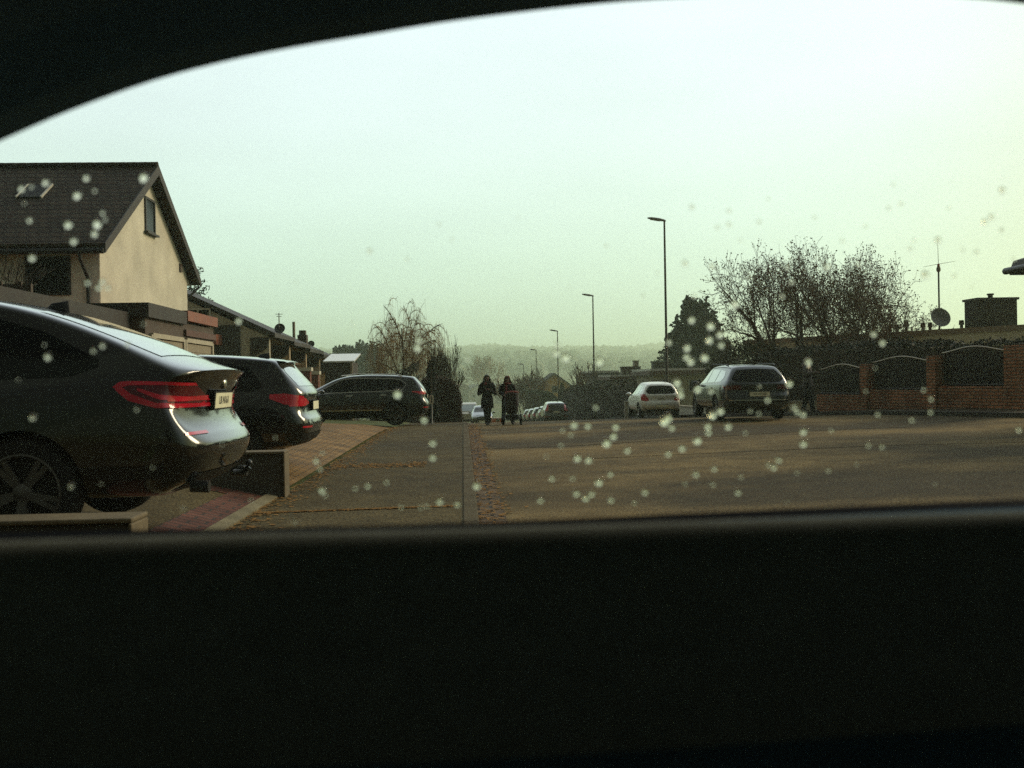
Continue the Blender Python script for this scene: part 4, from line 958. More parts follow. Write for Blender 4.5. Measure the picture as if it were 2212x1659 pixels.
# distant village houses in the haze
rg = random.Random(31)
spots = [(1012, 842, 215, 'pale'), (1034, 824, 330, 'pale'), (1076, 816, 380, 'grey'), (965, 838, 260, 'tan'), (1110, 838, 300, 'tan'), (1142, 826, 360, 'pale'), (1090, 846, 240, 'grey'), (1050, 858, 190, 'tan'), (1020, 866, 170, 'pale'),
         (1130, 852, 205, 'pale'), (985, 826, 420, 'grey'), (1170, 818, 410, 'tan'), (1075, 800, 520, 'pale'), (1005, 803, 540, 'tan')]
cols = {'pale': mat('pale_far_render', (.50, .47, .38), .9), 'grey': mat('grey_far_render', (.30, .29, .25), .9), 'tan': mat('tan_far_render', (.36, .28, .17), .9)}
roofs = [mat('far_roof_red', (.16, .07, .045), .8), mat('far_roof_grey', (.09, .085, .075), .8)]
whole = ['distant white walled house, first in the valley haze', 'distant white house high on the valley side, left of the walkers', 'distant grey house above the pram walker in the haze', 'distant tan house behind the brown twiggy hedge',
         'distant tan house right of the pram walker', 'distant white house left of the yellow house', 'distant grey house between the two walkers', 'distant tan house low behind the hooded walker', 'distant white house just above the oncoming dark green car',
         'distant white house beside the smallest street lamp', 'distant grey house at the foot of the wooded ridge, left', 'distant tan house above the green clipped hedge', 'farthest white house below the ridge in the middle', 'farthest tan house below the ridge, left of the walkers']
for i, (px, py, Y, k) in enumerate(spots):
    Y = 440
    while Y < 1500 and at(px, py, Y).z - gz(at(px, py, Y).x, Y) < rg.uniform(7.2, 8.2): Y += 8
    p = at(px, py, Y); g = gz(p.x, Y); w = rg.uniform(3.6, 5.2); d = rg.uniform(8, 11); hw = min(6, max(3.0, p.z - g - 2.6))
    o = Vector((p.x, Y, g)); t = thing('distant_house', whole[i], 'house', o, rg.uniform(-.5, .5), group='distant houses in the valley')
    b = MB(); b.prism([Vector((-w, 0, -1)), Vector((w, 0, -1)), Vector((w, 0, hw)), Vector((0, 0, hw + 2.6)), Vector((-w, 0, hw))], 0, (0, d, 0)); b.build('wall', cols[k], t, fix=True)
    b = MB()
    for s in (-1, 1): b.prism([Vector((0, -.3, hw + 2.62)), Vector((s * (w + .4), -.3, hw - .25)), Vector((s * (w + .4), -.3, hw + .0)), Vector((0, -.3, hw + 2.9))], 0, (0, d + .6, 0))
    b.build('roof', rg.choice(roofs), t, fix=True)
    for wx in (-w * .5, w * .5):
        b = MB(); b.box(wx - .55, wx + .55, -.05, -.002, hw * .5, hw * .5 + 1.3); b.build('window', M_PANE, t)
# ------------------------------------------------------------------ trees, hedges, shrubs
M_BARK = mat('bark', (.045, .032, .02), .9, var=.3, scale=8)
M_TWIG = mat('bare_twigs', (.11, .055, .026), .9, var=.35, scale=3)
M_TWIGP = mat('pale_hanging_twigs', (.34, .23, .11), .9, var=.3, scale=3)
M_CONI = mat('conifer_green', (.022, .035, .016), .8, var=.4, scale=2.5)
M_HEDGE = mat('dark_evergreen', (.011, .016, .008), .8, var=.5, scale=4)
M_BEECH = mat('brown_beech_leaves', (.05, .028, .014), .85, var=.4, scale=5)
M_GREENH = mat('green_hedge', (.025, .05, .018), .85, var=.4, scale=3)
M_OLIVE = mat('olive_foliage', (.045, .05, .02), .85, var=.4, scale=4)

def grow(tr, tw, p, d, L, r, lev, maxlev, rg, spread, up, wig, nch, twigr=.006, buds=None, tops=None):
    """recursive limb; thick wood goes to tr, thin wood to tw"""
    n = 4 if lev < maxlev else 3; pts = [p]; q = p.copy(); dd = d.copy()
    for i in range(n):
        dd = (dd + Vector((rg.gauss(0, wig), rg.gauss(0, wig), rg.gauss(0, wig) + up * .12))).normalized()
        q = q + dd * (L / n); pts.append(q.copy())
    r1 = max(twigr, r * .62)
    (tr if lev <= 1 else tw).tube(pts, [lerp(r, r1, i / n) for i in range(n + 1)], 7 if lev <= 1 else (4 if lev == 2 else 3), cap=False)
    if lev >= maxlev:
        if buds is not None and rg.random() < .8: buds.append(pts[-1])
        return
    k = nch[min(lev, len(nch) - 1)]
    for i in range(k):
        t = lerp(.35, 1.0, (i + 1) / k) if lev > 0 else lerp(.6, 1.0, (i + 1) / k)
        j = min(n - 1, int(t * n)); base = pts[j].lerp(pts[j + 1], t * n - j) if t < 1 else pts[-1]
        ax = dd.orthogonal().normalized(); ax = Matrix.Rotation(2.4 * i + rg.uniform(0, 1.2) + lev, 3, dd) @ ax
        a = rg.uniform(.5, 1.0) * spread * (.55 if i == k - 1 else 1)
        nd = (dd * math.cos(a) + ax * math.sin(a)); nd.z += up * .25; nd.normalize()
        grow(tr, tw, base, nd, L * rg.uniform(.60, .82), r1 * (.85 if i == k - 1 else .62), lev + 1, maxlev, rg, spread, up, wig, nch, twigr, buds, tops)

def bare_tree(name, label, base, H, seed, spread=.75, up=.35, maxlev=5, nch=(4, 4, 4, 3, 3), stems=1, trunk=.28, wig=.10, twigr=.006, cat='tree', group=None, lean=(0, 0), mt=None, r0=None, flat=1.0, leaf=None):
    rg = random.Random(seed); t = thing(name, label, cat, base, 0, group); tr = MB(); tw = MB(); buds = []
    for s in range(stems):
        a = 6.28 * s / stems + rg.random(); k = .0 if stems == 1 else rg.uniform(.18, .42)
        d = Vector((math.cos(a) * k + lean[0], math.sin(a) * k + lean[1], 1)).normalized()
        grow(tr, tw, Vector((math.cos(a) * .12 * (stems > 1), math.sin(a) * .12 * (stems > 1), -.1)), d, H * trunk * rg.uniform(.85, 1.15), (r0 or H * .021) / (stems ** .4), 0, maxlev, rg, spread, up, wig, nch, twigr, buds)
    zm = sorted(v[2] for v in tw.v)[int(len(tw.v) * .992)]; sc = H / zm
    for m in (tr, tw): m.v = [(v[0] * sc * flat, v[1] * sc * flat, v[2] * sc) for v in m.v]
    if leaf:
        for p in buds:
            if rg.random() < leaf[1]:
                for q in range(leaf[2]): tw.leaf(Vector((p.x * flat, p.y * flat, p.z)) * sc + Vector((rg.gauss(0, .05), rg.gauss(0, .05), rg.gauss(0, .05))), leaf[0], rg)
    tr.build('trunk', M_BARK, t, smooth=True); tw.build('crown', mt or M_TWIG, t)
    return t

# three bare garden trees behind the wall on the right
g = 'bare garden trees behind the hedge on the right'
def base_at(px, Y): 
    p = at(px, 815, Y); return Vector((p.x, Y, gz(p.x, Y)))
def H_of(px, py, Y): 
    p = at(px, py, Y); return p.z - gz(p.x, Y)
for (px, top, Y, seed, lab, stems, fl, ln) in ((1716, 556, 38, 3, 'bare spreading tree, leftmost behind the dark hedge', 2, .60, (.02, 0)), (1808, 538, 38.5, 14, 'tallest bare tree, in the middle behind the dark hedge', 1, .56, (.0, 0)), (1893, 566, 39, 9, 'bare tree with reddish twig tips, rightmost behind the dark hedge', 2, .60, (.02, 0))):
    bare_tree('bare_tree', lab, base_at(px, Y), H_of(px, top, Y), seed, spread=1.0, up=.16, maxlev=6, nch=(4, 4, 4, 3, 3, 3), stems=stems, trunk=.27, wig=.13, twigr=.0065, group=g, lean=ln, flat=fl, r0=.24, leaf=(.085, .95, 3))
# small fan shaped tree, twiggy bushes
bare_tree('bare_tree', 'small fan shaped bare tree right of the dark SUV row', base_at(1256, 92), H_of(1256, 786, 92), 5, spread=.62, up=.55, maxlev=4, nch=(5, 4, 4, 3), trunk=.34, wig=.06, twigr=.022, mt=mat('reddish_twigs', (.11, .06, .035), .9), flat=1.0)
bare_tree('bare_bush', 'brown twiggy bush beside the far street lamps', base_at(1152, 135), H_of(1152, 806, 135), 6, spread=.6, up=.5, maxlev=4, nch=(5, 4, 4, 3), stems=4, trunk=.3, wig=.1, twigr=.03, cat='bush', flat=1.0)
bare_tree('bare_bush', 'second brown twiggy bush, left of the yellow house', base_at(1128, 150), H_of(1128, 818, 150), 16, spread=.6, up=.5, maxlev=4, nch=(5, 4, 4, 3), stems=4, trunk=.3, wig=.1, twigr=.03, cat='bush', flat=1.1)
bare_tree('bare_bush', 'tall thin bare shrub behind the round brown hedge', base_at(958, 50), H_of(958, 748, 50), 26, spread=.45, up=.6, maxlev=4, nch=(4, 4, 4, 3), stems=5, trunk=.34, wig=.08, twigr=.012, cat='bush', flat=.8, mt=mat('olive_twigs', (.07, .055, .03), .9))
bare_tree('bare_tree', 'big round bare tree fading in the haze above the walkers', base_at(1040, 420), H_of(1040, 772, 420), 36, spread=.8, up=.35, maxlev=5, nch=(4, 4, 4, 4, 3), stems=1, trunk=.24, wig=.12, twigr=.09, flat=.9, mt=M_TWIGP)
bare_tree('bare_tree', 'bare tree fading in the haze left of the big round one', base_at(975, 360), H_of(975, 796, 360), 46, spread=.8, up=.35, maxlev=4, nch=(4, 4, 4, 4, 3), trunk=.26, wig=.12, twigr=.09, flat=1.0)
bare_tree('bare_bush', 'dark bare shrub in front of the gabled house wall', Vector((at(35, 700, 23).x, 23.0, 2.95)), at(35, 545, 23).z - 2.95, 56, spread=.8, up=.4, maxlev=4, nch=(3, 3, 3, 2), stems=3, trunk=.3, wig=.12, twigr=.006, cat='bush', flat=1.0, mt=M_BARK)

# weeping birch
def weeping(label, base, H, W, seed):
    rg = random.Random(seed); t = thing('weeping_birch', label, 'tree', base); tr = MB(); tw = MB()
    def limb(p, d, L, r, lev):
        pts = [p]; q = p.copy(); dd = d.copy(); n = 6
        for i in range(n):
            dd = (dd + Vector((rg.gauss(0, .10), rg.gauss(0, .10), (.09, -.10, -.28)[lev]))).normalized(); q = q + dd * L / n; pts.append(q.copy())
        (tr if lev < 2 else tw).tube(pts, [lerp(r, r * .45, i / n) for i in range(n + 1)], 6 if lev < 2 else 4, cap=False)
        if lev < 2:
            k = 4 if lev == 0 else 6
            for i in range(k):
                b = pts[2 + (i * 4) // k]; a = rg.uniform(0, 6.28); e = rg.uniform(.4, 1.1)
                nd = (dd * math.cos(e) + Vector((math.cos(a), math.sin(a), .2)) * math.sin(e)).normalized(); limb(b, nd, L * rg.uniform(.6, .8), r * .5, lev + 1)
        if lev >= 1:
            for i in range(14 if lev == 1 else 15):      # hanging whips
                j = rg.randrange(2 if lev == 1 else 1, n + 1); s = pts[j]; a = rg.uniform(0, 6.28); o = rg.uniform(.12, .55)
                l = rg.uniform(.7, 2.0) * (1.4 if rg.random() < .3 else 1)
                rise = rg.uniform(.02, .25)
                w = [s, s + Vector((math.cos(a) * o * .5, math.sin(a) * o * .5, rise)), s + Vector((math.cos(a) * o, math.sin(a) * o, rise * .7 - l * .15)), s + Vector((math.cos(a) * o * 1.15, math.sin(a) * o * 1.15, rise * .3 - l * .55)), s + Vector((math.cos(a) * o * 1.15 + rg.gauss(0, .04), math.sin(a) * o * 1.15, -l))]
                if w[-1].z < H * .16: 
                    f = max(.3, (s.z - H * .16) / max(.2, l)); w = [s + (v - s) * min(1, f) for v in w]
                tw.tube(w, [.008, .007, .006, .005, .004], 3, cap=False)
    tr.tube([(0, 0, -.2), (.02, 0, H * .1), (.0, 0, H * .2)], [.17, .14, .13], 8)
    for a in (0.2, 1.7, 2.9, 4.2, 5.4): limb(Vector((0, 0, H * .19)), Vector((math.cos(a) * .75, math.sin(a) * .6, 1)).normalized(), H * .50, .085, 0)
    zm = max(v[2] for v in tw.v); xm = sorted(abs(v[0]) for v in tw.v)[int(len(tw.v) * .985)]
    for m in (tr, tw): m.v = [(v[0] * (W / xm) * (1 if True else 1), v[1] * (W / xm), v[2] * H / zm) for v in m.v]
    tr.build('trunk', M_BARK, t, smooth=True); tw.build('crown', M_TWIGP, t)
b0 = base_at(875, 55); weeping('weeping birch with hanging bare twigs behind the side on SUV', b0, H_of(868, 636, 55), 2.15, 4)

# conifers: tapered trunk, drooping sprays of small leaf clumps
def conifer(name, label, base, H, Rb, seed, n=5200, size=.28, m=None, top=.16, ragged=.22, group=None, droop=.15):
    rg = random.Random(seed); t = thing(name, label, 'tree', base, 0, group)
    b = MB(); b.tube([(0, 0, -.3), (0, 0, H * .5), (0, 0, H * .93)], [H * .025, H * .016, H * .006], 8); b.build('trunk', M_BARK, t, smooth=True)
    b = MB(); lob = [(rg.uniform(0, 6.28), rg.uniform(.1, .95), rg.uniform(.6, 1.3)) for _ in range(110)]
    for (a, tt, k) in lob * 1:
        for q in range(n // 110):
            s = rg.random() ** .6; h = tt + rg.gauss(0, .035) + .02 * s
            prof = Rb * (top * (1 - tt * .55) + (1 - top) * min(1, (1 - tt) * 1.3) ** .85) * (1 + ragged * (k - 1) * 1.4)
            aa = a + rg.gauss(0, .34); rr = prof * s
            b.leaf((math.cos(aa) * rr, math.sin(aa) * rr, H * h - droop * rr + rg.gauss(0, .05) * H * .1 + .12 * H * (s - .5) * (1 - tt)), size * rg.uniform(.6, 1.3), rg)
    zm = sorted(v[2] for v in b.v)[int(len(b.v) * .999)]
    b.v = [(v[0], v[1], max(.02, v[2] * H / zm)) for v in b.v]
    b.build('crown', m or M_CONI, t)
    return t
conifer('conifer', 'big dense dark conifer between the tallest lamp and the bare trees', base_at(1506, 80), H_of(1506, 643, 80), 3.9, 2, n=19000, size=.42, top=.22, ragged=.14, droop=-.25)
for i, (px, py, Y, rb, lab) in enumerate(((738, 748, 185, 5.0, 'dark pine in the haze left of the birch, lowest of three'), (772, 742, 195, 5.4, 'dark pine in the haze behind the pale roofed shed'), (800, 738, 205, 5.2, 'dark pine in the haze just behind the birch crown'))):
    conifer('pine_tree', lab, base_at(px, Y), H_of(px, py, Y), rb, 40 + i, n=3600, size=1.0, top=.62, ragged=.35, group='hazy pines on the left')
for i, (px, py, Y, lab, rb) in enumerate(((1214, 826, 128, 'slim dark green cypress in front of the yellow house', .75), (1236, 834, 128, 'rounder dark green cypress right of the slim one', 1.15))):
    conifer('cypress', lab, base_at(px, Y), H_of(px, py, Y), rb, 60 + i, n=2200, size=.4, top=.25, m=M_GREENH)
conifer('column_shrub', 'tall dark narrow evergreen behind the thin sign post', base_at(931, 37), H_of(931, 780, 37), .30, 71, n=2600, size=.13, top=.75, ragged=.12, m=M_HEDGE)
# spruce with upswept boughs behind the gabled house
def spruce(label, base, H, seed, bl):
    rg = random.Random(seed); t = thing('spruce_tree', label, 'tree', base); b = MB(); b.tube([(0, 0, -.3), (0, 0, H)], [.2, .03], 8); b.build('trunk', M_BARK, t, smooth=True)
    b = MB()
    for i in range(46):
        h = H * (.25 + .73 * i / 46); L = bl * (1.05 - .8 * i / 46) * rg.uniform(.8, 1.15); a = i * 2.4; n = 9; pr = None
        for k in range(n + 1):
            s = k / n; p = Vector((math.cos(a) * L * s, math.sin(a) * L * s, h - .25 * L * math.sin(s * 2.4) + .45 * L * s * s))
            if pr is not None: b.tube([pr, p], [.03, .02], 3, cap=False)
            pr = p
            for q in range(9): b.leaf(p + Vector((rg.gauss(0, .10 + .1 * (1 - s)), rg.gauss(0, .10 + .1 * (1 - s)), rg.gauss(-.06, .08))), .2 * rg.uniform(.6, 1.2), rg, asp=.35)
    b.build('crown', M_CONI, t)
p = base_at(398, 47); spruce('spruce with upswept boughs showing past the gabled house', p, H_of(398, 560, 47), 12, 2.5)

def hedge(name, label, pts, w, htop, seed, n, size, m, rough=.12, cat='hedge', core=None, round_=0.0):
    """pts: list of (x, y) ; htop: list of absolute top z"""
    rg = random.Random(seed); o = Vector((pts[0][0], pts[0][1], gz(*pts[0]))); t = thing(name, label, cat, o)
    b = MB(); c = MB()
    L = [0]
    for p, q in zip(pts, pts[1:]): L.append(L[-1] + math.dist(p, q))
    def where(s):
        for i in range(len(pts) - 1):
            if s <= L[i + 1] or i == len(pts) - 2:
                k = (s - L[i]) / (L[i + 1] - L[i]); d = (Vector(pts[i + 1]) - Vector(pts[i])).normalized()
                return Vector(pts[i]).lerp(Vector(pts[i + 1]), k), Vector((-d.y, d.x)), lerp(htop[i], htop[i + 1], k)
    lump = [rg.uniform(-1, 1) for _ in range(110)]
    def lm(s, k=1.7): 
        u = s * k; i = int(u) % 59; f = u - int(u); return lerp(lump[i], lump[i + 1], f)
    for i in range(n):
        s = rg.uniform(0, L[-1]); p, nn, zt = where(s); zg = gz(p.x, p.y); hh = zt - zg
        e = 1.0
        if round_:
            u = 2 * s / L[-1] - 1; e = max(.05, (1 - abs(u) ** 2.4)) ** .5
        zt2 = zg + hh * lerp(1, e, round_) + rough * lm(s)
        f = rg.random()
        if f < .34: y = rg.uniform(-.5, .5) * w; z = zt2 + rg.gauss(0, rough * .45)
        else:
            y = rg.choice((-.5, .5)) * w * (1 + .25 * rough * lm(s + 9)) + rg.gauss(0, rough * .5); z = zg + (zt2 - zg) * rg.random()
        q = p + nn * y; b.leaf((q.x, q.y, z), size * rg.uniform(.6, 1.3), rg)
    N = max(6, int(L[-1] / 1.2)); rows = []
    for i in range(N + 1):
        s = L[-1] * i / N; p, nn, zt = where(s); zg = gz(p.x, p.y); e = 1
        if round_: u = 2 * s / L[-1] - 1; e = max(.05, (1 - abs(u) ** 2.4)) ** .5
        zz = zg + (zt - zg) * lerp(1, e, round_) - rough * 1.3; hw = w * .5 - .06
        rows.append([(p.x + nn.x * hw, p.y + nn.y * hw, zg - .2), (p.x + nn.x * hw, p.y + nn.y * hw, max(zg, zz)), (p.x - nn.x * hw, p.y - nn.y * hw, max(zg, zz)), (p.x - nn.x * hw, p.y - nn.y * hw, zg - .2)])
    c.grid(rows); c.add(rows[0], [(0, 1, 2, 3)]); c.add(rows[-1], [(3, 2, 1, 0)])
    b.build('foliage', m, t, off=o); c.build('branches', core or M_BARK, t, off=o)
    return t
def zz(px, py, Y): return at(px, py, Y).z
def xx(px, Y): return at(px, 815, Y).x
hedge('evergreen_hedge', 'long dark evergreen hedge behind the brick wall and railings', [(15.2, 23.5), (13.6, 27), (12.6, 31.0), (11.0, 35.5)], 1.2, [zz(2212, 744, 23.8), zz(2050, 742, 27), zz(1900, 744, 31), zz(1680, 765, 35)], 3, 15000, .10, M_HEDGE, rough=.10)
hedge('evergreen_hedge', 'loose olive green shrubbery at the left end of the dark hedge', [(11.6, 36.2), (10.2, 38.5)], 1.8, [zz(1660, 752, 36.2), zz(1585, 775, 38.5)], 13, 3800, .12, M_OLIVE, rough=.35)
hedge('evergreen_hedge', 'dark hedge along the right pavement beyond the crest', [(10.9, 52), (10.6, 64), (10.4, 80), (10.3, 96)], 1.4, [zz(1440, 834, 52), zz(1350, 834, 64), zz(1282, 836, 80), zz(1240, 842, 96)], 23, 11000, .17, mat('dark_brown_hedge', (.022, .021, .010), .85, var=.5, scale=2), rough=.22)
hedge('clipped_hedge', 'tall green clipped hedge sloping down left of the yellow house', [(xx(1151, 118), 118), (xx(1178, 118), 119), (xx(1202, 118), 120)], 3.0, [zz(1151, 846, 118), zz(1176, 850, 118), zz(1202, 882, 118)], 33, 5000, .3, M_GREENH, rough=.15)
hedge('beech_hedge', 'round brown beech hedge beside the pavement, right of the dark narrow evergreen', [(xx(902, 42), 42), (xx(984, 42), 42.6)], 1.5, [zz(940, 816, 42), zz(960, 816, 42)], 43, 9000, .075, M_BEECH, rough=.09, round_=.55)
hedge('beech_hedge', 'low bushes under the weeping birch', [(xx(800, 52), 52), (xx(905, 52), 52)], 1.4, [zz(800, 838, 52), zz(900, 800, 52)], 53, 3500, .12, mat('low_bush_leaves', (.035, .034, .016), .85, var=.5, scale=3), rough=.3)
# ------------------------------------------------------------------ street lamps, posts, barrier
M_POLE = mat('lamp_pole_metal', (.045, .04, .032), .5, metal=.3, var=.2, scale=3)
M_HEAD = mat('lamp_head_metal', (.16, .15, .11), .45, metal=.2, var=.15)
def street_lamp(x, y, H, label):
    t = thing('street_lamp', label, 'street lamp', (x, y, gz(x, y)), 0, 'street lamps along the right pavement')
    b = MB(); b.tube([(0, 0, -.2), (0, 0, 1.2), (0, 0, 1.3), (0, 0, H)], [.085, .085, .07, .045], 12); b.build('pole', M_POLE, t, smooth=True, split=40)
    b = MB(); rows = []
    for k, (xx_, w, h) in enumerate(((.07, .045, .05), (.0, .07, .075), (-.25, .11, .10), (-.6, .12, .09), (-.78, .09, .05), (-.82, .04, .02))):
        z = H + .02 + (-xx_) * .17
        rows.append([(xx_, w * math.cos(a), z + (h if math.sin(a) > 0 else h * .45) * math.sin(a)) for a in [2 * math.pi * i / 12 for i in range(12)]])
    b.grid(rows, close=True); b.add(rows[0], [tuple(range(12))]); b.add(rows[-1], [tuple(range(12))[::-1]]); hd = b.build('lamp_head', M_HEAD, t, smooth=True, split=50, fix=True)
    b = MB(); b.box(-.68, -.2, -.09, .09, -.06, -.045); b.build('lens', M_FRAMEW, hd).matrix_local = Matrix.Translation((0, 0, H + .03)) @ Matrix.Rotation(R(9.6), 4, 'Y')
labs = ['tallest nearest street lamp, rising behind the silver hatchback', 'second street lamp from the camera, left of the tallest', 'third street lamp, above the dark SUV row', 'fourth street lamp, small in the haze', 'fifth and smallest street lamp, faint in the haze']
for (px, pt, Y), lab in zip(((1435, 478, 47), (1280.5, 640, 73), (1204, 716, 100), (1158, 757, 130), (1131, 788, 158)), labs):
    q = at(px, pt, Y); street_lamp(q.x, Y, q.z - gz(q.x, Y), lab)
# thin sign post by the evergreen
q = at(933, 905, 34.5); t = thing('sign_post', 'thin grey sign post with a small pale plate by the side on SUV', 'sign', (q.x, 34.5, gz(q.x, 34.5)))
H = at(933, 782, 34.5).z - gz(q.x, 34.5)
b = MB(); b.tube([(0, 0, -.1), (0, 0, H)], .025, 8); b.build('post', mat('galvanised_post', (.10, .10, .085), .5, metal=.4), t, smooth=True)
zc = at(933, 863, 34.5).z - gz(q.x, 34.5)
b = MB(); b.box(-.07, .07, -.035, -.027, zc - .15, zc + .15); b.build('plate', M_PLATE, t)
b = MB(); b.box(-.02, .02, -.0385, -.0355, zc - .11, zc + .11); b.build('plate_bar', M_INK, t)
# pale post and low white garden wall near the hatchback
q = at(1353, 880, 41.5); o = Vector((q.x, 41.5, gz(q.x, 41.5))); t = thing('gate_post', 'slim pale post standing left of the silver hatchback', 'post', o)
H = at(1353, 866, 41.5).z - o.z
b = MB(); b.box(-.07, .07, -.07, .07, -.1, H - .06); b.build('shaft', M_FRAMEW, t, bevel=.008)
b = MB(); b.box(-.09, .09, -.09, .09, H - .058, H); b.build('cap', M_FRAMEW, t, bevel=.008)
q0 = at(1474, 890, 39); q1 = at(1502, 890, 38.2); o = Vector((q0.x, 39, gz(q0.x, 39)))
t = thing('garden_wall', 'low pale garden wall glimpsed between silver hatchback and blue estate', 'wall', o)
zt = at(1488, 881, 41.8).z
b = MB(); b.obox((10.2, 46.0), (10.9, 38.5), .18, o.z - .3, zt - .06); b.build('wall', M_FRAMEW, t, off=o)
b = MB(); b.obox((10.2, 46.0), (10.9, 38.5), .24, zt - .058, zt); b.build('coping', M_GREYR, t, off=o)
q0 = at(1704, 890, 31.6); q1 = at(1766, 890, 31.3); o = Vector((q0.x, 31.6, gz(q0.x, 31.6)))
t = thing('garden_wall', 'short pale rendered wall behind the legs of the person by the brick wall', 'wall', o)
zt = at(1735, 866, 31.4).z
b = MB(); b.obox((q0.x, 31.6), (q1.x, 31.3), .2, o.z - .3, zt - .05); b.build('wall', mat('beige_wall_render', (.62, .55, .38), .9, var=.2), t, off=o)
b = MB(); b.obox((q0.x - .03, 31.6), (q1.x + .03, 31.3), .26, zt - .048, zt); b.build('coping', M_GREYR, t, off=o)
# orange barrier on the road beyond the walkers
q = at(1073, 910, 58); o = Vector((q.x, 58, gz(q.x, 58))); t = thing('road_barrier', 'orange road barrier with a green panel between the two walkers', 'barrier', o)
H = at(1073, 902.5, 58).z - o.z
MO = mat('orange_plastic', (.42, .13, .04), .6, var=.12)
b = MB(); w = .31
b.prism([Vector((-w, -.18, -.05)), Vector((w, -.18, -.05)), Vector((w, -.1, H - .05)), Vector((-w, -.1, H - .05))], 0, (0, .3, 0)); b.build('body', MO, t, fix=True, bevel=.02)
b = MB(); b.box(-w, w, -.08, .18, H - .048, H); b.build('top_cap', M_FRAMEW, t, bevel=.01)
b = MB(); b.prism([Vector((-.02, -.20, H * .35)), Vector((.16, -.20, H * .35)), Vector((.16, -.16, H * .75)), Vector((-.02, -.16, H * .75))], 0, (0, .02, 0)); b.build('panel', mat('dull_green_panel', (.06, .10, .05), .6), t, fix=True)
# light delivery van far left of the road
def van(label, loc, rz):
    t = thing('parked_van', label, 'van', loc, rz); W, L, H = 1.9, 5.0, 2.0
    pm = mat('van_cream_paint', (.34, .31, .22), .35, var=.06, coat=.4)
    prof = [(0, .35), (0, .6), (.04, 1.1), (.5, 1.25), (1.1, 1.9), (1.5, 2.0), (L - .05, 1.98), (L, 1.8), (L, .35)]
    b = MB(); rows = [[(p[0], s * (W / 2 - (0.0 if p[1] < 1.15 else .09 * (p[1] - 1.15) / .8)), p[1]) for p in prof] for s in (-1, -.9, .9, 1)]
    b.grid(rows); b.add(rows[0], [tuple(range(len(prof)))[::-1]]); b.add(rows[-1], [tuple(range(len(prof)))]); b.grid([[r[-1] for r in rows], [r[0] for r in rows]])
    b.build('body', pm, t, fix=True, smooth=True, split=35, bevel=.03)
    b = MB(); b.quad((.55, -.8, 1.30), (.55, .8, 1.30), (1.06, .74, 1.85), (1.06, -.74, 1.85)); b.v = [(v[0] - .02, v[1], v[2] + .02) for v in b.v]; b.build('windscreen', M_GLASS2, t)
    for s in (-1, 1):
        b = MB(); b.box(-.012, .02, s * .72 - .12, s * .72 + .12, .78, .98); b.build('headlight', M_WHITEL, t)
        for x in (.95, 4.1):
            mt = Matrix.Translation((x, s * (W / 2 + .004), .34)) @ Matrix.Rotation(R(-90) * s, 4, 'X'); b = MB()
            b.lathe([(0, -.02), (.19, -.02), (.21, 0), (.31, 0), (.34, -.04), (.34, -.2)], mt, 24); b.build('wheel', M_TYRE, t, smooth=True, split=40)
    b = MB(); b.box(-.03, .04, -.6, .6, .45, .6); b.build('bumper', M_BLACK, t)
van('cream van partly hidden behind the oncoming dark green car', (.30, 86, gz(.2, 88)), R(90))

# ------------------------------------------------------------------ people
M_SKIN = mat('skin', (.12, .055, .032), .6, var=.1, scale=20)
M_COAT = mat('black_coat', (.010, .009, .009), .9, var=.25, scale=8, spec=.2)
M_TROU = mat('dark_trousers', (.011, .012, .013), .9, var=.25, scale=8, spec=.2)
M_SHOE = mat('dark_shoes', (.012, .010, .008), .6, var=.2)
M_HAIRD = mat('dark_hair', (.010, .008, .006), .6, var=.3, scale=20)
M_HAIRR = mat('auburn_hair', (.055, .017, .008), .6, var=.3, scale=20)
M_REDK = mat('red_knit', (.12, .016, .012), .9, var=.2, scale=30)
def skin_body(J, Ed, Rd, root):
    names = list(J); ix = {n: i for i, n in enumerate(names)}
    me = bpy.data.meshes.new('sk'); me.from_pydata([J[n] for n in names], [(ix[a], ix[b]) for a, b in Ed], [])
    o = bpy.data.objects.new('sk', me); COL.objects.link(o)
    o.modifiers.new('skin', 'SKIN'); ss = o.modifiers.new('s', 'SUBSURF'); ss.levels = 2
    for n in names:
        d = me.skin_vertices[0].data[ix[n]]; r = Rd[n]; d.radius = r if isinstance(r, tuple) else (r, r); d.use_root = (n == 'pelvis')
    dg = bpy.context.evaluated_depsgraph_get(); m = bpy.data.meshes.new_from_object(o.evaluated_get(dg)); bpy.data.objects.remove(o)
    m.name = 'body'; m.polygons.foreach_set('use_smooth', [True] * len(m.polygons)); return m
def loft(b, rings, n=20, cap=True):
    rows = [[(c[0] + rx * math.cos(2 * math.pi * k / n), c[1] + ry * math.sin(2 * math.pi * k / n) , c[2] + tilt * math.sin(2 * math.pi * k / n)) for k in range(n)] for (c, rx, ry, tilt) in rings]
    b.grid(rows, close=True)
    if cap: b.add(rows[0], [tuple(range(n))[::-1]]); b.add(rows[-1], [tuple(range(n))])

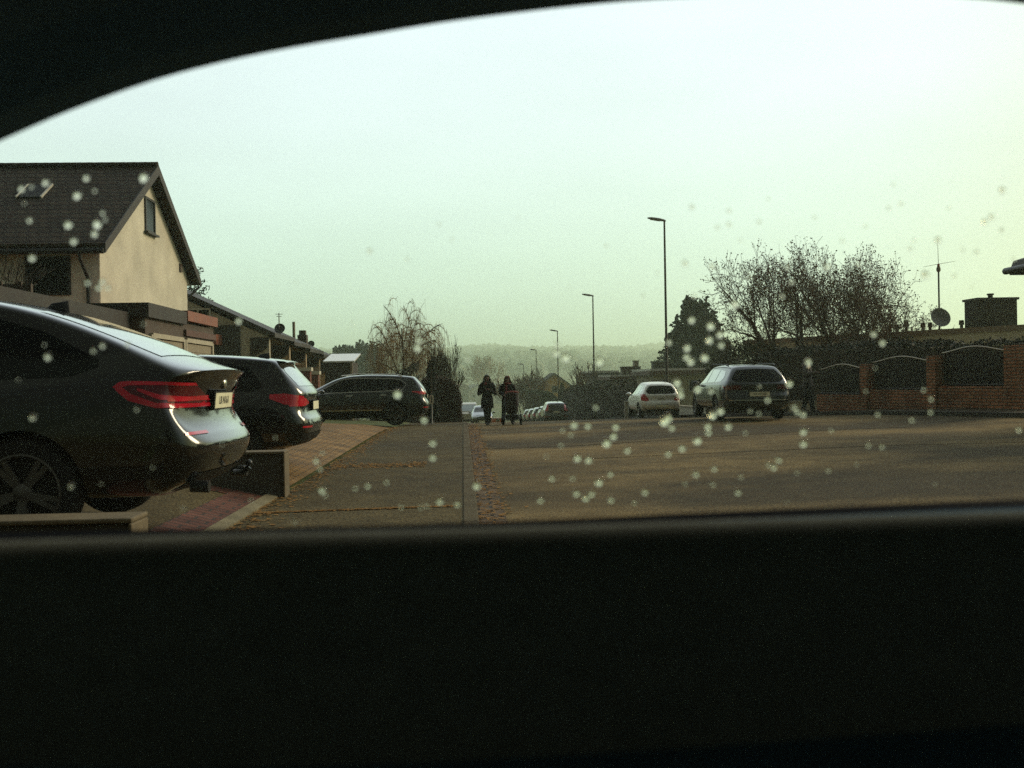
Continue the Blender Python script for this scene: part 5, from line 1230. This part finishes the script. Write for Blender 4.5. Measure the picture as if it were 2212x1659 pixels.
def person(label, loc, rz, H, arms, stride=(0, 0), hem=.50, hair=M_HAIRD, hairlen='long', scarf=None, hat=None, coat=M_COAT, spread=.09, headturn=0.0):
    """faces local -y; arms: per side (elbow xyz, wrist xyz) as fractions of H; stride: forward offset of each foot"""
    t = thing('person', label, 'person', loc, rz); k = H
    J = {}; Rd = {}; Ed = []
    def j(n, p, r, par=None):
        J[n] = Vector(p) * k; Rd[n] = r * k if not isinstance(r, tuple) else (r[0] * k, r[1] * k)
        if par: Ed.append((par, n))
    j('pelvis', (0, 0, .53), (.085, .062)); j('waist', (0, .0, .62), (.072, .052), 'pelvis'); j('chest', (0, .0, .74), (.088, .06), 'waist'); j('collar', (0, .004, .81), (.06, .045), 'chest')
    j('neck', (0, .0, .850), .031, 'collar'); j('jaw', (0, -.010, .885), (.040, .046), 'neck'); j('skull', (0, -.002, .935), (.046, .056), 'jaw'); j('crown_', (0, .004, .975), (.034, .04), 'skull')
    for s, nm, st in ((-1, 'R', stride[0]), (1, 'L', stride[1])):
        j('hip' + nm, (s * .05, 0, .50), .058, 'pelvis'); j('knee' + nm, (s * (.05 + spread * .3), -st * .5 - .012, .275), .036, 'hip' + nm)
        j('ankle' + nm, (s * (.05 + spread * .6), -st + .012, .045), .022, 'knee' + nm); j('toe' + nm, (s * (.055 + spread * .65), -st - .085, .018), .018, 'ankle' + nm)
        (el, wr) = arms[0 if s < 0 else 1]
        j('sho' + nm, (s * .105, .006, .80), .036, 'collar'); j('elb' + nm, el, .026, 'sho' + nm); j('wri' + nm, wr, .017, 'elb' + nm)
        d = (Vector(wr) - Vector(el)).normalized(); sd = d.cross(Vector((0, 0, 1))); sd = sd.normalized() if sd.length > .1 else Vector((1, 0, 0)); dn = d.cross(sd) * -1
        if dn.z > 0: dn = -dn
        p = Vector(wr) + d * .028; j('palm' + nm, p, (.018, .012), 'wri' + nm)
        for q in range(4):
            base = p + d * .018 + sd * (q - 1.5) * .011; ln = (.034, .042, .045, .036)[q]
            j('f%d' % q + nm, base, .0058, 'palm' + nm); j('g%d' % q + nm, base + d * ln * .5 + dn * .012, .0052, 'f%d' % q + nm); j('h%d' % q + nm, base + d * ln * .7 + dn * .032, .0046, 'g%d' % q + nm)
        side = sd * (-1 if (sd.x * s) > 0 else 1); tb = Vector(wr) + d * .016 + side * .014
        j('t0' + nm, tb + side * .008 + d * .008, .0066, 'palm' + nm); j('t1' + nm, tb + side * .016 + d * .028 + dn * .008, .0058, 't0' + nm)
    me = skin_body(J, Ed, Rd, t); me.materials.append(M_SKIN); bo = bpy.data.objects.new('body', me); COL.objects.link(bo); bo.parent = t
    hc = Vector((0, -.004, .935)) * k
    # face: eyes, nose, mouth, ears
    b = MB()
    b.grid([[(hc.x - .010 * k, hc.y - .052 * k, hc.z - .008 * k), (hc.x, hc.y - .068 * k, hc.z - .014 * k), (hc.x + .010 * k, hc.y - .052 * k, hc.z - .008 * k)], [(hc.x - .005 * k, hc.y - .05 * k, hc.z + .022 * k), (hc.x, hc.y - .056 * k, hc.z + .022 * k), (hc.x + .005 * k, hc.y - .05 * k, hc.z + .022 * k)]])
    for s in (-1, 1): b.ball((hc.x + s * .047 * k, hc.y + .004 * k, hc.z), (.007 * k, .014 * k, .02 * k), 1)
    b.build('face', M_SKIN, bo, smooth=True)
    b = MB()
    for s in (-1, 1): b.ball((hc.x + s * .018 * k, hc.y - .051 * k, hc.z + .008 * k), (.008 * k, .006 * k, .005 * k), 1)
    b.build('eyes', M_HAIRD, bo)
    b = MB(); b.ball((hc.x, hc.y - .050 * k, hc.z - .03 * k), (.014 * k, .007 * k, .004 * k), 1); b.build('mouth', M_REDK, bo)
    # trousers and shoes
    for s, nm in ((-1, 'R'), (1, 'L')):
        b = MB(); h, kn, an = J['hip' + nm], J['knee' + nm], J['ankle' + nm]
        b.tube([h + Vector((0, 0, .04 * k)), h.lerp(kn, .5), kn, kn.lerp(an, .5), an + Vector((0, 0, -.015 * k))], [.070 * k, .060 * k, .048 * k, .045 * k, .042 * k], 14); b.build('trouser_leg', M_TROU, t, smooth=True, split=50)
        b = MB(); a = J['ankle' + nm]; b.ball(a + Vector((0, -.045 * k, -.020 * k)), (.030 * k, .075 * k, .024 * k), 2); b.build('shoe', M_SHOE, t, smooth=True)
    # coat: skirt and bodice in one loft, sleeves
    b = MB(); Z = lambda f: f * k
    loft(b, [((0, 0, Z(hem)), .126 * k, .10 * k, 0), ((0, 0, Z(hem + .02)), .129 * k, .104 * k, 0), ((0, 0, Z(.50)), .118 * k, .092 * k, 0), ((0, 0, Z(.635)), .090 * k, .068 * k, 0), ((0, 0, Z(.70)), .098 * k, .072 * k, 0),
             ((0, 0, Z(.77)), .112 * k, .072 * k, 0), ((0, .004 * k, Z(.805)), .110 * k, .062 * k, 0), ((0, .006 * k, Z(.832)), .075 * k, .05 * k, 0), ((0, .006 * k, Z(.850)), .048 * k, .044 * k, 0), ((0, .006 * k, Z(.868)), .050 * k, .046 * k, 0)], 24)
    ct = b.build('coat', coat, t, smooth=True, split=60)
    for nm in ('R', 'L'):
        b = MB(); s0, e, w = J['sho' + nm], J['elb' + nm], J['wri' + nm]
        sx = 1 if s0.x > 0 else -1; b.tube([Vector((sx * .045, .004, .822)) * k, Vector((sx * .088, .005, .808)) * k, s0 + Vector((sx * .008 * k, 0, -.022 * k)), s0.lerp(e, .6), e, e.lerp(w, .5), w], [.034 * k, .045 * k, .050 * k, .047 * k, .043 * k, .037 * k, .031 * k], 14); b.build('sleeve', coat, ct, smooth=True, split=50)
    # hair
    b = MB(); n = 22; rows = []
    L = {'long': [(1.08, .0), (1.02, .35), (.88, .68), (.55, 1.08), (.2, 1.28), (-.4, 1.42), (-1.1, 1.62), (-1.7, 1.72), (-1.95, 1.35)], 'short': [(1.0, .0), (.93, .3), (.80, .55), (.52, .95), (.1, 1.12), (-.5, 1.05), (-.7, .8)]}[hairlen]
    for (zf, rf) in L:
        r = []
        for q in range(n):
            a = 2 * math.pi * q / n; x = math.cos(a); y = math.sin(a); f = 1.0
            if y < -.15 and zf < .35: f = lerp(1, .0, min(1, (-y - .15) * 2.2)); 
            xx2 = x * rf * .051 * k; yy2 = (y * f if y < 0 else y) * rf * .060 * k
            r.append((hc.x + xx2, hc.y + .010 * k + yy2, hc.z + zf * .064 * k))
        rows.append(r)
    b.grid(rows, close=True); b.build('hair', hair, t, smooth=True)
    if hat:
        b = MB(); loft(b, [((0, .006 * k, Z(.955)), .058 * k, .068 * k, -.012 * k), ((0, .006 * k, Z(.975)), .060 * k, .069 * k, -.008 * k), ((0, .008 * k, Z(.995)), .050 * k, .058 * k, 0), ((0, .008 * k, Z(1.012)), .026 * k, .03 * k, 0)], 20); b.build('hat', hat, t, smooth=True)
    if scarf:
        b = MB(); b.tube([Vector((math.cos(a) * .056, math.sin(a) * .056 - .002, .848 + .008 * math.sin(a * 2))) * k for a in [2 * math.pi * q / 14 for q in range(15)]], .021 * k, 8)
        b.tube([Vector((-.02, -.06, .845)) * k, Vector((-.024, -.082, .78)) * k, Vector((-.026, -.086, .71)) * k], [.02 * k, .022 * k, .02 * k], 8); b.build('scarf', scarf, t, smooth=True)
    return t, J
# two walkers on the road crest, coming towards the camera
q = at(1053, 900, 33.0); gp = gz(q.x, 33)
person('walker in long black coat with dark hair over her shoulders and hands folded', (q.x, 33.0, gp), 0.05, 1.69, (((-.160, .01, .625), (-.03, -.13, .705)), ((.160, .01, .625), (.03, -.13, .695))), stride=(.05, -.03), hem=.335, hairlen='long', spread=-.06, scarf=None, hat=None)
o = bpy.data.objects['person']; b = MB(); b.ball((-.06, -.115, 1.385), (.05, .03, .05), 2); b.build('neck_scarf', M_REDK, o, smooth=True)
q = at(1097, 900, 33.4)
wk, J2 = person('walker in black coat with reddish hat and scarf pushing the pram', (q.x, 33.4, gz(q.x, 33.4)), -.04, 1.64, (((-.15, -.03, .665), (-.07, -.19, .615)), ((.15, -.03, .665), (.13, -.19, .615))), stride=(-.06, .10), hem=.34, hair=M_HAIRR, hairlen='long', scarf=M_REDK, hat=mat('rust_hat', (.09, .022, .012), .9, var=.2))
# third person by the wall
q = at(1746, 890, 29.3)
p3, J3 = person('person in dark clothes with pale collar walking beside the blue estate', (q.x, 29.3, gz(q.x, 29.3) + .10), .9, 1.66, (((-.17, -.06, .68), (-.12, -.17, .72)), ((.15, .06, .66), (.15, -.03, .53))), stride=(.14, -.13), hem=.47, hair=M_HAIRR, hairlen='long', spread=.12, coat=mat('grey_brown_coat', (.055, .046, .040), .9, var=.25, scale=8))
b = MB(); b.prism([Vector((-.06, -.12, 1.38)), Vector((-.20, -.10, 1.30)), Vector((-.25, -.09, 1.345)), Vector((-.09, -.07, 1.54))], 0, (0, .05, 0)); b.build('collar', mat('pale_fleece', (.75, .66, .48), .9), p3, fix=True)

# pram in front of the second walker
q = at(1106, 900, 32.55); o = Vector((q.x, 32.55, gz(q.x, 32.55)))
pr = thing('pram', 'black pram with dull red rim and four wheels pushed by the second walker', 'pram', o, -.04)
M_PRAM = mat('pram_fabric', (.020, .014, .014), .85, var=.25, scale=12)
b = MB(); rows = []
for (z, y0, y1, w) in ((.36, -.20, .20, .15), (.44, -.30, .28, .20), (.70, -.38, .36, .215), (.84, -.40, .38, .225), (.90, -.38, .38, .22), (1.0, -.38, .30, .225), (1.08, -.34, .1, .21), (1.10, -.25, -.02, .16)):
    r = []
    for k in range(24):
        a = 2 * math.pi * k / 24; c, s = math.cos(a), math.sin(a); sg = lambda v: math.copysign(abs(v) ** .6, v)
        r.append((sg(c) * w, lerp(y0, y1, (sg(s) + 1) / 2), z))
    rows.append(r)
b.grid(rows, close=True); b.add(rows[0], [tuple(range(24))[::-1]]); b.add(rows[-1], [tuple(range(24))]); b.build('carrycot', M_PRAM, pr, smooth=True)
b = MB(); b.tube([(-.20, -.36, 1.06), (-.19, -.37, 1.09), (0, -.375, 1.105), (.19, -.37, 1.09), (.20, -.36, 1.06)], .028, 8); b.build('hood_rim', mat('dull_red_rim', (.28, .06, .045), .7, var=.2), pr, smooth=True)
b = MB(); b.tube([(-.22, .30, .62), (-.23, .52, .98), (-.2, .56, 1.02), (.2, .56, 1.02), (.23, .52, .98), (.22, .30, .62)], .016, 8); b.build('handle', M_BLACK, pr, smooth=True)
b = MB()
for s in (-1, 1): b.tube([(s * .24, -.40, .15), (s * .2, 0, .52), (s * .25, .42, .17)], .014, 6)
b.tube([(-.28, -.40, .15), (.28, -.40, .15)], .013, 6); b.tube([(-.3, .42, .17), (.3, .42, .17)], .013, 6); b.build('chassis', M_GUTTER, pr, smooth=True)
b = MB(); b.box(-.21, .21, -.32, .34, .17, .34); b.build('basket', M_BLACK, pr, bevel=.03)
for s in (-1, 1):
    for y, r in ((-.40, .15), (.42, .17)):
        mt = Matrix.Translation((s * .29, y, r)) @ Matrix.Rotation(R(90) * s, 4, 'Y'); b = MB()
        b.lathe([(r - .05, -.03), (r - .012, -.034), (r, 0), (r - .012, .034), (r - .05, .03), (r - .05, -.03)], mt, 24); w = b.build('wheel', M_TYRE, pr, smooth=True, split=50)
        b = MB()
        for q_ in range(6): a = q_ * math.pi / 3; b.tube([mt @ Vector((0, 0, 0)), mt @ Vector((math.cos(a) * (r - .03), math.sin(a) * (r - .04), 0))], .012, 4)
        b.build('spokes', M_GUTTER, w)
# ------------------------------------------------------------------ the car the picture is taken from: cabin seen from inside
M_LINER = mat('black_headliner', (.10, .155, .185), .95, var=.1, spec=.05)
M_DASH = mat('soft_black_dash', (.135, .140, .115), .95, var=.12, scale=40, bump=.15, bscale=600, spec=.04)
M_FRIT = mat('black_glass_border', (.002, .0024, .0026), .6, var=.05, spec=.1)
GD = 1.0     # distance of the screen
cab = thing('car_cabin', 'black cabin of the car the picture is taken from, seen from inside', 'car', (0, 0, 0))
arch = [(-760, 1180), (-820, 1000), (-740, 800), (-560, 620), (-300, 445), (-120, 357), (0, 305), (150, 240), (330, 175), (500, 130), (650, 100), (800, 75), (950, 50), (1100, 30), (1300, 8), (1500, -5), (1780, -12), (2050, -6), (2212, 8), (2420, 38), (2700, 100),
        (3000, 200), (3300, 350), (3540, 560), (3620, 800), (3580, 1000), (3400, 1036)]
base = [(3400, 1036), (2800, 1058), (2212, 1078), (1600, 1104), (1000, 1130), (500, 1142), (0, 1150), (-400, 1170), (-760, 1180)]
def smooth_loop(pts, n):
    out = []
    for i in range(len(pts) - 1):
        p0 = Vector(pts[max(i - 1, 0)]); p1 = Vector(pts[i]); p2 = Vector(pts[i + 1]); p3 = Vector(pts[min(i + 2, len(pts) - 1)])
        for k in range(n):
            t = k / n; out.append(.5 * ((2 * p1) + (-p0 + p2) * t + (2 * p0 - 5 * p1 + 4 * p2 - p3) * t * t + (-p0 + 3 * p1 - 3 * p2 + p3) * t ** 3))
    out.append(Vector(pts[-1])); return out
AR = smooth_loop(arch, 4); BS = smooth_loop(base, 4)
def glassY(px): return GD - .10 * ((px - 1400) / 2200) ** 2       # gently wrapped screen
def G(p, dy=0): return at(p[0], p[1], glassY(p[0]) + dy)
loop = [G(p) for p in AR[:-1]] + [G(p) for p in BS[:-1]]
cen = Vector((sum(v.x for v in loop) / len(loop), 0, EYE.z + .03))
def ring(Y, s, sx=None, zmin=-.75):
    r = []
    for v in loop:
        x = cen.x + (v.x - cen.x) * (sx or s); z = cen.z + (v.z - cen.z) * s
        if v.z < cen.z: z = cen.z + (v.z - cen.z) * (1 + (s - 1) * 3.2)
        r.append(Vector((x, v.y - GD + Y, max(EYE.z + zmin, z))))
    return r
# headliner, pillars and cabin walls: one dark shell round the camera
b = MB(); rows = [ring(GD, 1.0), ring(GD - .035, 1.02), ring(GD - .09, 1.10), ring(GD - .30, 1.22), ring(GD - .7, 1.30), ring(-.4, 1.32), ring(-1.4, 1.25)]
def shell(b, rows):      # side windows and the rear window stay open
    n = len(loop)
    for i in range(len(rows) - 1):
        for j in range(n):
            q = [rows[i][j], rows[i][(j + 1) % n], rows[i + 1][(j + 1) % n], rows[i + 1][j]]
            zc = sum(v.z for v in q) / 4 - EYE.z
            if i >= len(rows) - 3 and -.12 < zc < .26 and abs(q[0].x - cen.x) > .55: continue
            b.add(q, [(0, 1, 2, 3)])
shell(b, rows); nb = len(loop)
low = [v for v in rows[-1] if v.z < EYE.z - .08]
for j in range(nb):
    a_, c_ = rows[-1][j], rows[-1][(j + 1) % nb]
    if a_.z < EYE.z and c_.z < EYE.z: b.add([a_, c_, (c_.x, c_.y, EYE.z - .05), (a_.x, a_.y, EYE.z - .05)], [(0, 1, 2, 3)])
b.build('headliner', M_LINER, cab, smooth=True, split=60)
# outside skin of roof and bonnet side so the shell is not paper thin
b = MB(); rows = [ring(GD, 1.0), ring(GD + .03, 1.03), ring(GD - .05, 1.22), ring(GD - .5, 1.40), ring(-.4, 1.46), ring(-1.6, 1.38)]
shell(b, rows); b.build('roof_shell', P_DARK, cab, smooth=True, split=60)
# black border along the foot of the screen
b = MB()
top = [G(p, -.012) for p in BS]; low = [G((p.x, p.y + 60), -.03) for p in BS]; fro = [G((p.x, p.y + 10), .02) for p in BS]
b.grid([low, top, fro]); b.build('screen_border', M_FRIT, cab, smooth=True)
# dashboard pad: rounded rear edge, then falling away to the knees
DL = smooth_loop([(-900, 1188), (-400, 1178), (0, 1168), (500, 1153), (1000, 1141), (1600, 1122), (2212, 1103), (2800, 1082), (3500, 1058)], 4)
YD = .74
crest = [at(p.x, p.y, YD) for p in DL]
prof = [(.20, -.12), (.10, -.05), (.03, -.010), (.0, .0), (-.009, -.002), (-.016, -.007), (-.022, -.016), (-.027, -.034), (-.034, -.08), (-.05, -.16), (-.08, -.26), (-.15, -.38), (-.22, -.6)]
b = MB(); b.grid([[c + Vector((0, dy, dz)) for c in crest] for dy, dz in prof]); b.build('dashboard', M_DASH, cab, smooth=True)
# the pane
b = MB(); c = at(1400, 560, GD + .006)
out = [G(p, .006) for p in AR[:-1]] + [G(p, .006) for p in BS[:-1]]
rows = [out]
for s in (.75, .5, .25):
    rows.append([Vector((lerp(c.x, v.x, s), lerp(GD + .006, v.y, s), lerp(c.z, v.z, s))) for v in out])
b.grid(rows, close=True); n0 = len(b.v); b.v.append(tuple(c)); L = len(out)
for i in range(L): b.f.append([n0 - L + i, n0 - L + (i + 1) % L, n0]); b.m.append(0)
m = bpy.data.materials.new('screen_glass'); nt, N, Lk, P = nodes(m)
N.remove(P); tr = N.new('ShaderNodeBsdfTransparent'); tr.inputs['Color'].default_value = (.985, 1.0, .985, 1); gl = N.new('ShaderNodeBsdfGlossy'); gl.inputs['Roughness'].default_value = .02
mx = N.new('ShaderNodeMixShader'); mx.inputs[0].default_value = .025; Lk.new(tr.outputs[0], mx.inputs[1]); Lk.new(gl.outputs[0], mx.inputs[2]); Lk.new(mx.outputs[0], N['Material Output'].inputs['Surface'])
pane = b.build('windscreen', m, cab, smooth=True)

# raindrops on the outside of the pane: (x, y, strength) read off the photograph
D = """47,409,6;68,404,3;99,396,7;187,386,6;311,386,10;167,424,8;205,413,3;64,477,5;148,487,8;211,486,10;222,461,4;228,474,3;205,506,7;160,522,7;70,558,7;190,611,5;222,609,5;214,622,5;233,622,5;53,440,2;
104,771,7;202,758,4;222,747,5;276,744,4;71,902,6;154,1050,5;296,885,3;397,1097,3;543,1080,3;96,745,2;219,1045,2;516,694,6;595,945,2;859,852,8;902,752,8;905,736,6;917,907,7;935,957,6;935,988,6;684,995,6;697,978,3;697,1058,8;704,1070,4;692,1012,4;768,1054,4;795,1049,5;835,1041,4;
867,1095,4;909,1095,4;922,1092,4;950,1082,8;988,1088,6;1030,1048,9;637,1127,3;799,543,5;948,486,3;977,518,3;1010,776,5;1204,745,6;1202,763,7;1222,773,9;1295,781,9;1310,531,3;1494,692,7;1535,705,8;1522,773,8;1532,735,8;1484,752,7;1483,772,7;1492,782,7;1555,723,7;1558,746,6;1588,658,8;1445,740,5;
1495,448,5;1575,456,4;1480,570,6;1538,577,6;1575,486,5;1550,492,4;1787,578,6;1700,578,4;1766,556,3;1855,571,4;1906,741,6;1887,722,6;2000,595,8;2027,520,7;2166,412,7;2143,470,6;2165,498,5;2128,480,6;1931,399,3;1920,450,4;1947,441,4;2062,597,4;2110,545,4;1710,610,4;1967,538,4;1975,520,3;
1462,827,8;1507,841,8;1470,853,7;1468,842,5;1443,903,9;1435,911,10;1451,924,6;1556,888,8;1539,897,9;1530,934,6;1529,921,7;1573,921,7;1735,932,8;1735,958,8;1746,782,7;1705,829,7;1621,888,3;1640,893,3;1658,864,5;1536,845,5;1640,835,2;1240,918,7;1270,920,6;1330,922,7;1212,962,3;1310,957,9;1325,942,7;1355,973,6;1473,968,7;1506,951,9;
1443,980,6;1247,989,8;1271,993,8;1192,1033,5;1318,1024,5;1237,1033,4;1293,1041,9;1245,1065,7;1265,1075,7;1278,1066,7;1320,1079,6;1168,1080,6;1393,1062,7;1503,1024,6;1543,1012,5;1540,1046,4;1594,1063,6;1660,1004,4;1682,993,6;1671,1009,6;1722,1021,3;1789,1016,4;1905,965,4;1876,962,4;1930,1095,3;2200,928,5;1970,907,4;2010,890,4;1896,895,4;1850,1003,2;2020,1045,2;1480,1045,3;1700,1085,2;1233,939,3;1287,880,4;1215,930,3;
1735,895,6;1722,890,5;1716,880,5;2011,862,4;1995,842,3;1890,795,2;1870,845,2;1610,935,3;1600,1030,3;1795,930,3;1180,985,2;1370,1085,4;760,700,2;640,610,2;880,560,3;1120,470,2;1230,620,2;1390,640,3;1640,480,4;1660,430,3;1760,470,3;1820,520,4;1870,490,3;2050,450,3;2080,540,3;2190,560,3;2100,620,2;1600,520,3;1620,600,3;1690,640,4;1500,640,4;1420,590,2;330,1010,2;40,820,2;480,960,2;310,700,2""".replace('\n', '')
bm = bmesh.new(); bmesh.ops.create_uvsphere(bm, u_segments=14, v_segments=10, radius=1)
for v in bm.verts:
    if v.co.y > 0: v.co.z += .75 * v.co.y; v.co.y *= .80      # bead skewed upward so it bends in more bright sky
    else: v.co.y *= .02
dm = bpy.data.meshes.new('raindrop'); bm.to_mesh(dm); bm.free()
dm.polygons.foreach_set('use_smooth', [True] * len(dm.polygons))
M_WATER = bpy.data.materials.new('rain_water'); nt, N, Lk, P = nodes(M_WATER)
P.inputs['Base Color'].default_value = (1, .96, .74, 1); P.inputs['Roughness'].default_value = .0; P.inputs['Transmission Weight'].default_value = 1; P.inputs['IOR'].default_value = 1.33
dm.materials.append(M_WATER)
rg = random.Random(77); DROP_R = .00042
for i, s in enumerate(D.split(';')):
    if not s: continue
    px, py, k = [float(v) for v in s.split(',')]
    o = bpy.data.objects.new('raindrop', dm); COL.objects.link(o); r = DROP_R * (k + .6) * rg.uniform(.93, 1.07)
    o.location = G((px, py), .0068); o.scale = (r, r, r); o.rotation_euler = (0, rg.uniform(-.3, .3), 0)
    tag(o, 'clear round raindrop clinging to the outside of the windscreen', 'raindrop', 'raindrops on the windscreen')
# ------------------------------------------------------------------ air, sky, sun, camera
b = MB(); b.box(-2450, 2450, -80, 3250, -14, 112)
hz = MB(); 
m = bpy.data.materials.new('haze_air'); nt, N, L, P = nodes(m); N.remove(P)
v = N.new('ShaderNodeVolumePrincipled'); v.inputs['Color'].default_value = (.86, 1.0, .76, 1); v.inputs['Density'].default_value = HAZE; v.inputs['Anisotropy'].default_value = .5
L.new(v.outputs[0], N['Material Output'].inputs['Volume'])
h = b.build('haze', m); tag(h, 'pale greenish haze filling the street and valley', 'haze', kind='stuff')

SUN_EL, SUN_AZ = 24.0, 62.0     # degrees above the horizon, degrees right of the street direction
w = bpy.data.worlds.new('World'); SC.world = w; w.use_nodes = True; nt = w.node_tree; N = nt.nodes; L = nt.links
bg = N['Background']; bg.inputs['Strength'].default_value = SKYSTR
sky = N.new('ShaderNodeTexSky'); sky.sky_type = 'NISHITA'; sky.sun_disc = False; sky.sun_elevation = R(SUN_EL); sky.sun_rotation = R(SUN_AZ)
sky.air_density = 1.6; sky.dust_density = 6.0; sky.ozone_density = 1.0; sky.altitude = 100
tc = N.new('ShaderNodeTexCoord'); sp = N.new('ShaderNodeSeparateXYZ'); L.new(tc.outputs['Generated'], sp.inputs[0])
rm = N.new('ShaderNodeValToRGB'); e = rm.color_ramp.elements      # overcast veil: pale green near the horizon, cool white above
e[0].position = .0; e[0].color = (.60, .805, .65, 1); e[1].position = .42; e[1].color = (.72, .81, .89, 1)
k = e.new(.12); k.color = (.62, .80, .71, 1); k = e.new(.25); k.color = (.68, .805, .82, 1)
L.new(sp.outputs['Z'], rm.inputs['Fac'])
n = N.new('ShaderNodeTexNoise'); n.inputs['Scale'].default_value = 2.2; n.inputs['Detail'].default_value = 5
mp = N.new('ShaderNodeMapping'); mp.inputs['Scale'].default_value = (1, 1, 3.5); L.new(tc.outputs['Generated'], mp.inputs['Vector']); L.new(mp.outputs['Vector'], n.inputs['Vector'])
mr = N.new('ShaderNodeMapRange'); mr.inputs['To Min'].default_value = .82; mr.inputs['To Max'].default_value = 1.18; L.new(n.outputs['Fac'], mr.inputs['Value'])
sc = N.new('ShaderNodeVectorMath'); sc.operation = 'SCALE'; L.new(rm.outputs['Color'], sc.inputs[0]); L.new(mr.outputs['Result'], sc.inputs['Scale'])
def dot(vec):
    q = N.new('ShaderNodeVectorMath'); q.operation = 'DOT_PRODUCT'; L.new(tc.outputs['Generated'], q.inputs[0]); q.inputs[1].default_value = vec; return q.outputs['Value']
def mapr(v, a, b_, c, d_, sm=True):
    q = N.new('ShaderNodeMapRange'); q.interpolation_type = 'SMOOTHSTEP' if sm else 'LINEAR'
    for nm, val in (('From Min', a), ('From Max', b_), ('To Min', c), ('To Max', d_)): q.inputs[nm].default_value = val
    L.new(v, q.inputs['Value']); return q.outputs['Result']
sdir = (math.sin(R(SUN_AZ)) * math.cos(R(SUN_EL)), math.cos(R(SUN_AZ)) * math.cos(R(SUN_EL)), math.sin(R(SUN_EL)))
wm = N.new('ShaderNodeMix'); wm.data_type = 'RGBA'; wm.inputs[7].default_value = (.41, .41, .21, 1)      # veil turns straw coloured towards the hidden sun
L.new(mapr(dot((math.sin(R(72)) * .98, math.cos(R(72)) * .98, -.17)), .58, .95, 0, 1), wm.inputs[0]); L.new(sc.outputs['Vector'], wm.inputs[6])
bt = N.new('ShaderNodeMix'); bt.data_type = 'RGBA'; bt.inputs[6].default_value = (BACK * 1.04, BACK * .98, BACK * .80, 1); bt.inputs[7].default_value = (1, 1, 1, 1)   # sky behind the view dimmed and warmed to darken faces turned this way
L.new(mapr(dot((math.sin(R(30)), math.cos(R(30)), 0)), -.5, .6, 0.0, 1.0), bt.inputs[0])
bk = N.new('ShaderNodeVectorMath'); bk.operation = 'MULTIPLY'; L.new(wm.outputs[2], bk.inputs[0]); L.new(bt.outputs[2], bk.inputs[1])
s2 = N.new('ShaderNodeVectorMath'); s2.operation = 'SCALE'; s2.inputs['Scale'].default_value = VEILGAIN / SKYSTR; L.new(bk.outputs['Vector'], s2.inputs[0])
sk = N.new('ShaderNodeVectorMath'); sk.operation = 'SCALE'; L.new(sky.outputs['Color'], sk.inputs[0]); L.new(mapr(dot((math.sin(R(30)), math.cos(R(30)), 0)), -.5, .6, BACK, 1.0), sk.inputs['Scale'])
mx = N.new('ShaderNodeMix'); mx.data_type = 'RGBA'; mx.inputs[0].default_value = VEIL
L.new(sk.outputs['Vector'], mx.inputs[6]); L.new(s2.outputs['Vector'], mx.inputs[7]); L.new(mx.outputs[2], bg.inputs['Color'])
ld = bpy.data.lights.new('sun', 'SUN'); ld.energy = SUNSTR; ld.angle = R(22); ld.color = (1.0, .84, .60)
lo = bpy.data.objects.new('sun', ld); COL.objects.link(lo)
d = Vector((math.sin(R(SUN_AZ)) * math.cos(R(SUN_EL)), math.cos(R(SUN_AZ)) * math.cos(R(SUN_EL)), math.sin(R(SUN_EL))))
lo.rotation_euler = d.to_track_quat('Z', 'Y').to_euler(); lo.location = (40, 30, 60)

cd = bpy.data.cameras.new('camera'); co = bpy.data.objects.new('camera', cd); COL.objects.link(co)
cd.sensor_width = 36; cd.sensor_fit = 'HORIZONTAL'; cd.lens = 36 * FPX / 2212; cd.clip_start = .01; cd.clip_end = 6000
co.matrix_world = Matrix.Translation(EYE) @ CAM_ROT.to_4x4()
cd.dof.use_dof = True; cd.dof.focus_distance = 32; cd.dof.aperture_fstop = cd.lens / 1000 / APER
SC.camera = co
SC.view_settings.view_transform = 'Standard'; SC.view_settings.look = 'None'; SC.view_settings.exposure = EXPO; SC.view_settings.gamma = 1
SC.render.engine = 'CYCLES'; SC.cycles.use_denoising = DENO
SC.cycles.max_bounces = 8; SC.cycles.transparent_max_bounces = 16; SC.cycles.volume_bounces = 3; SC.cycles.transmission_bounces = 8
SC.cycles.caustics_reflective = False; SC.cycles.caustics_refractive = False
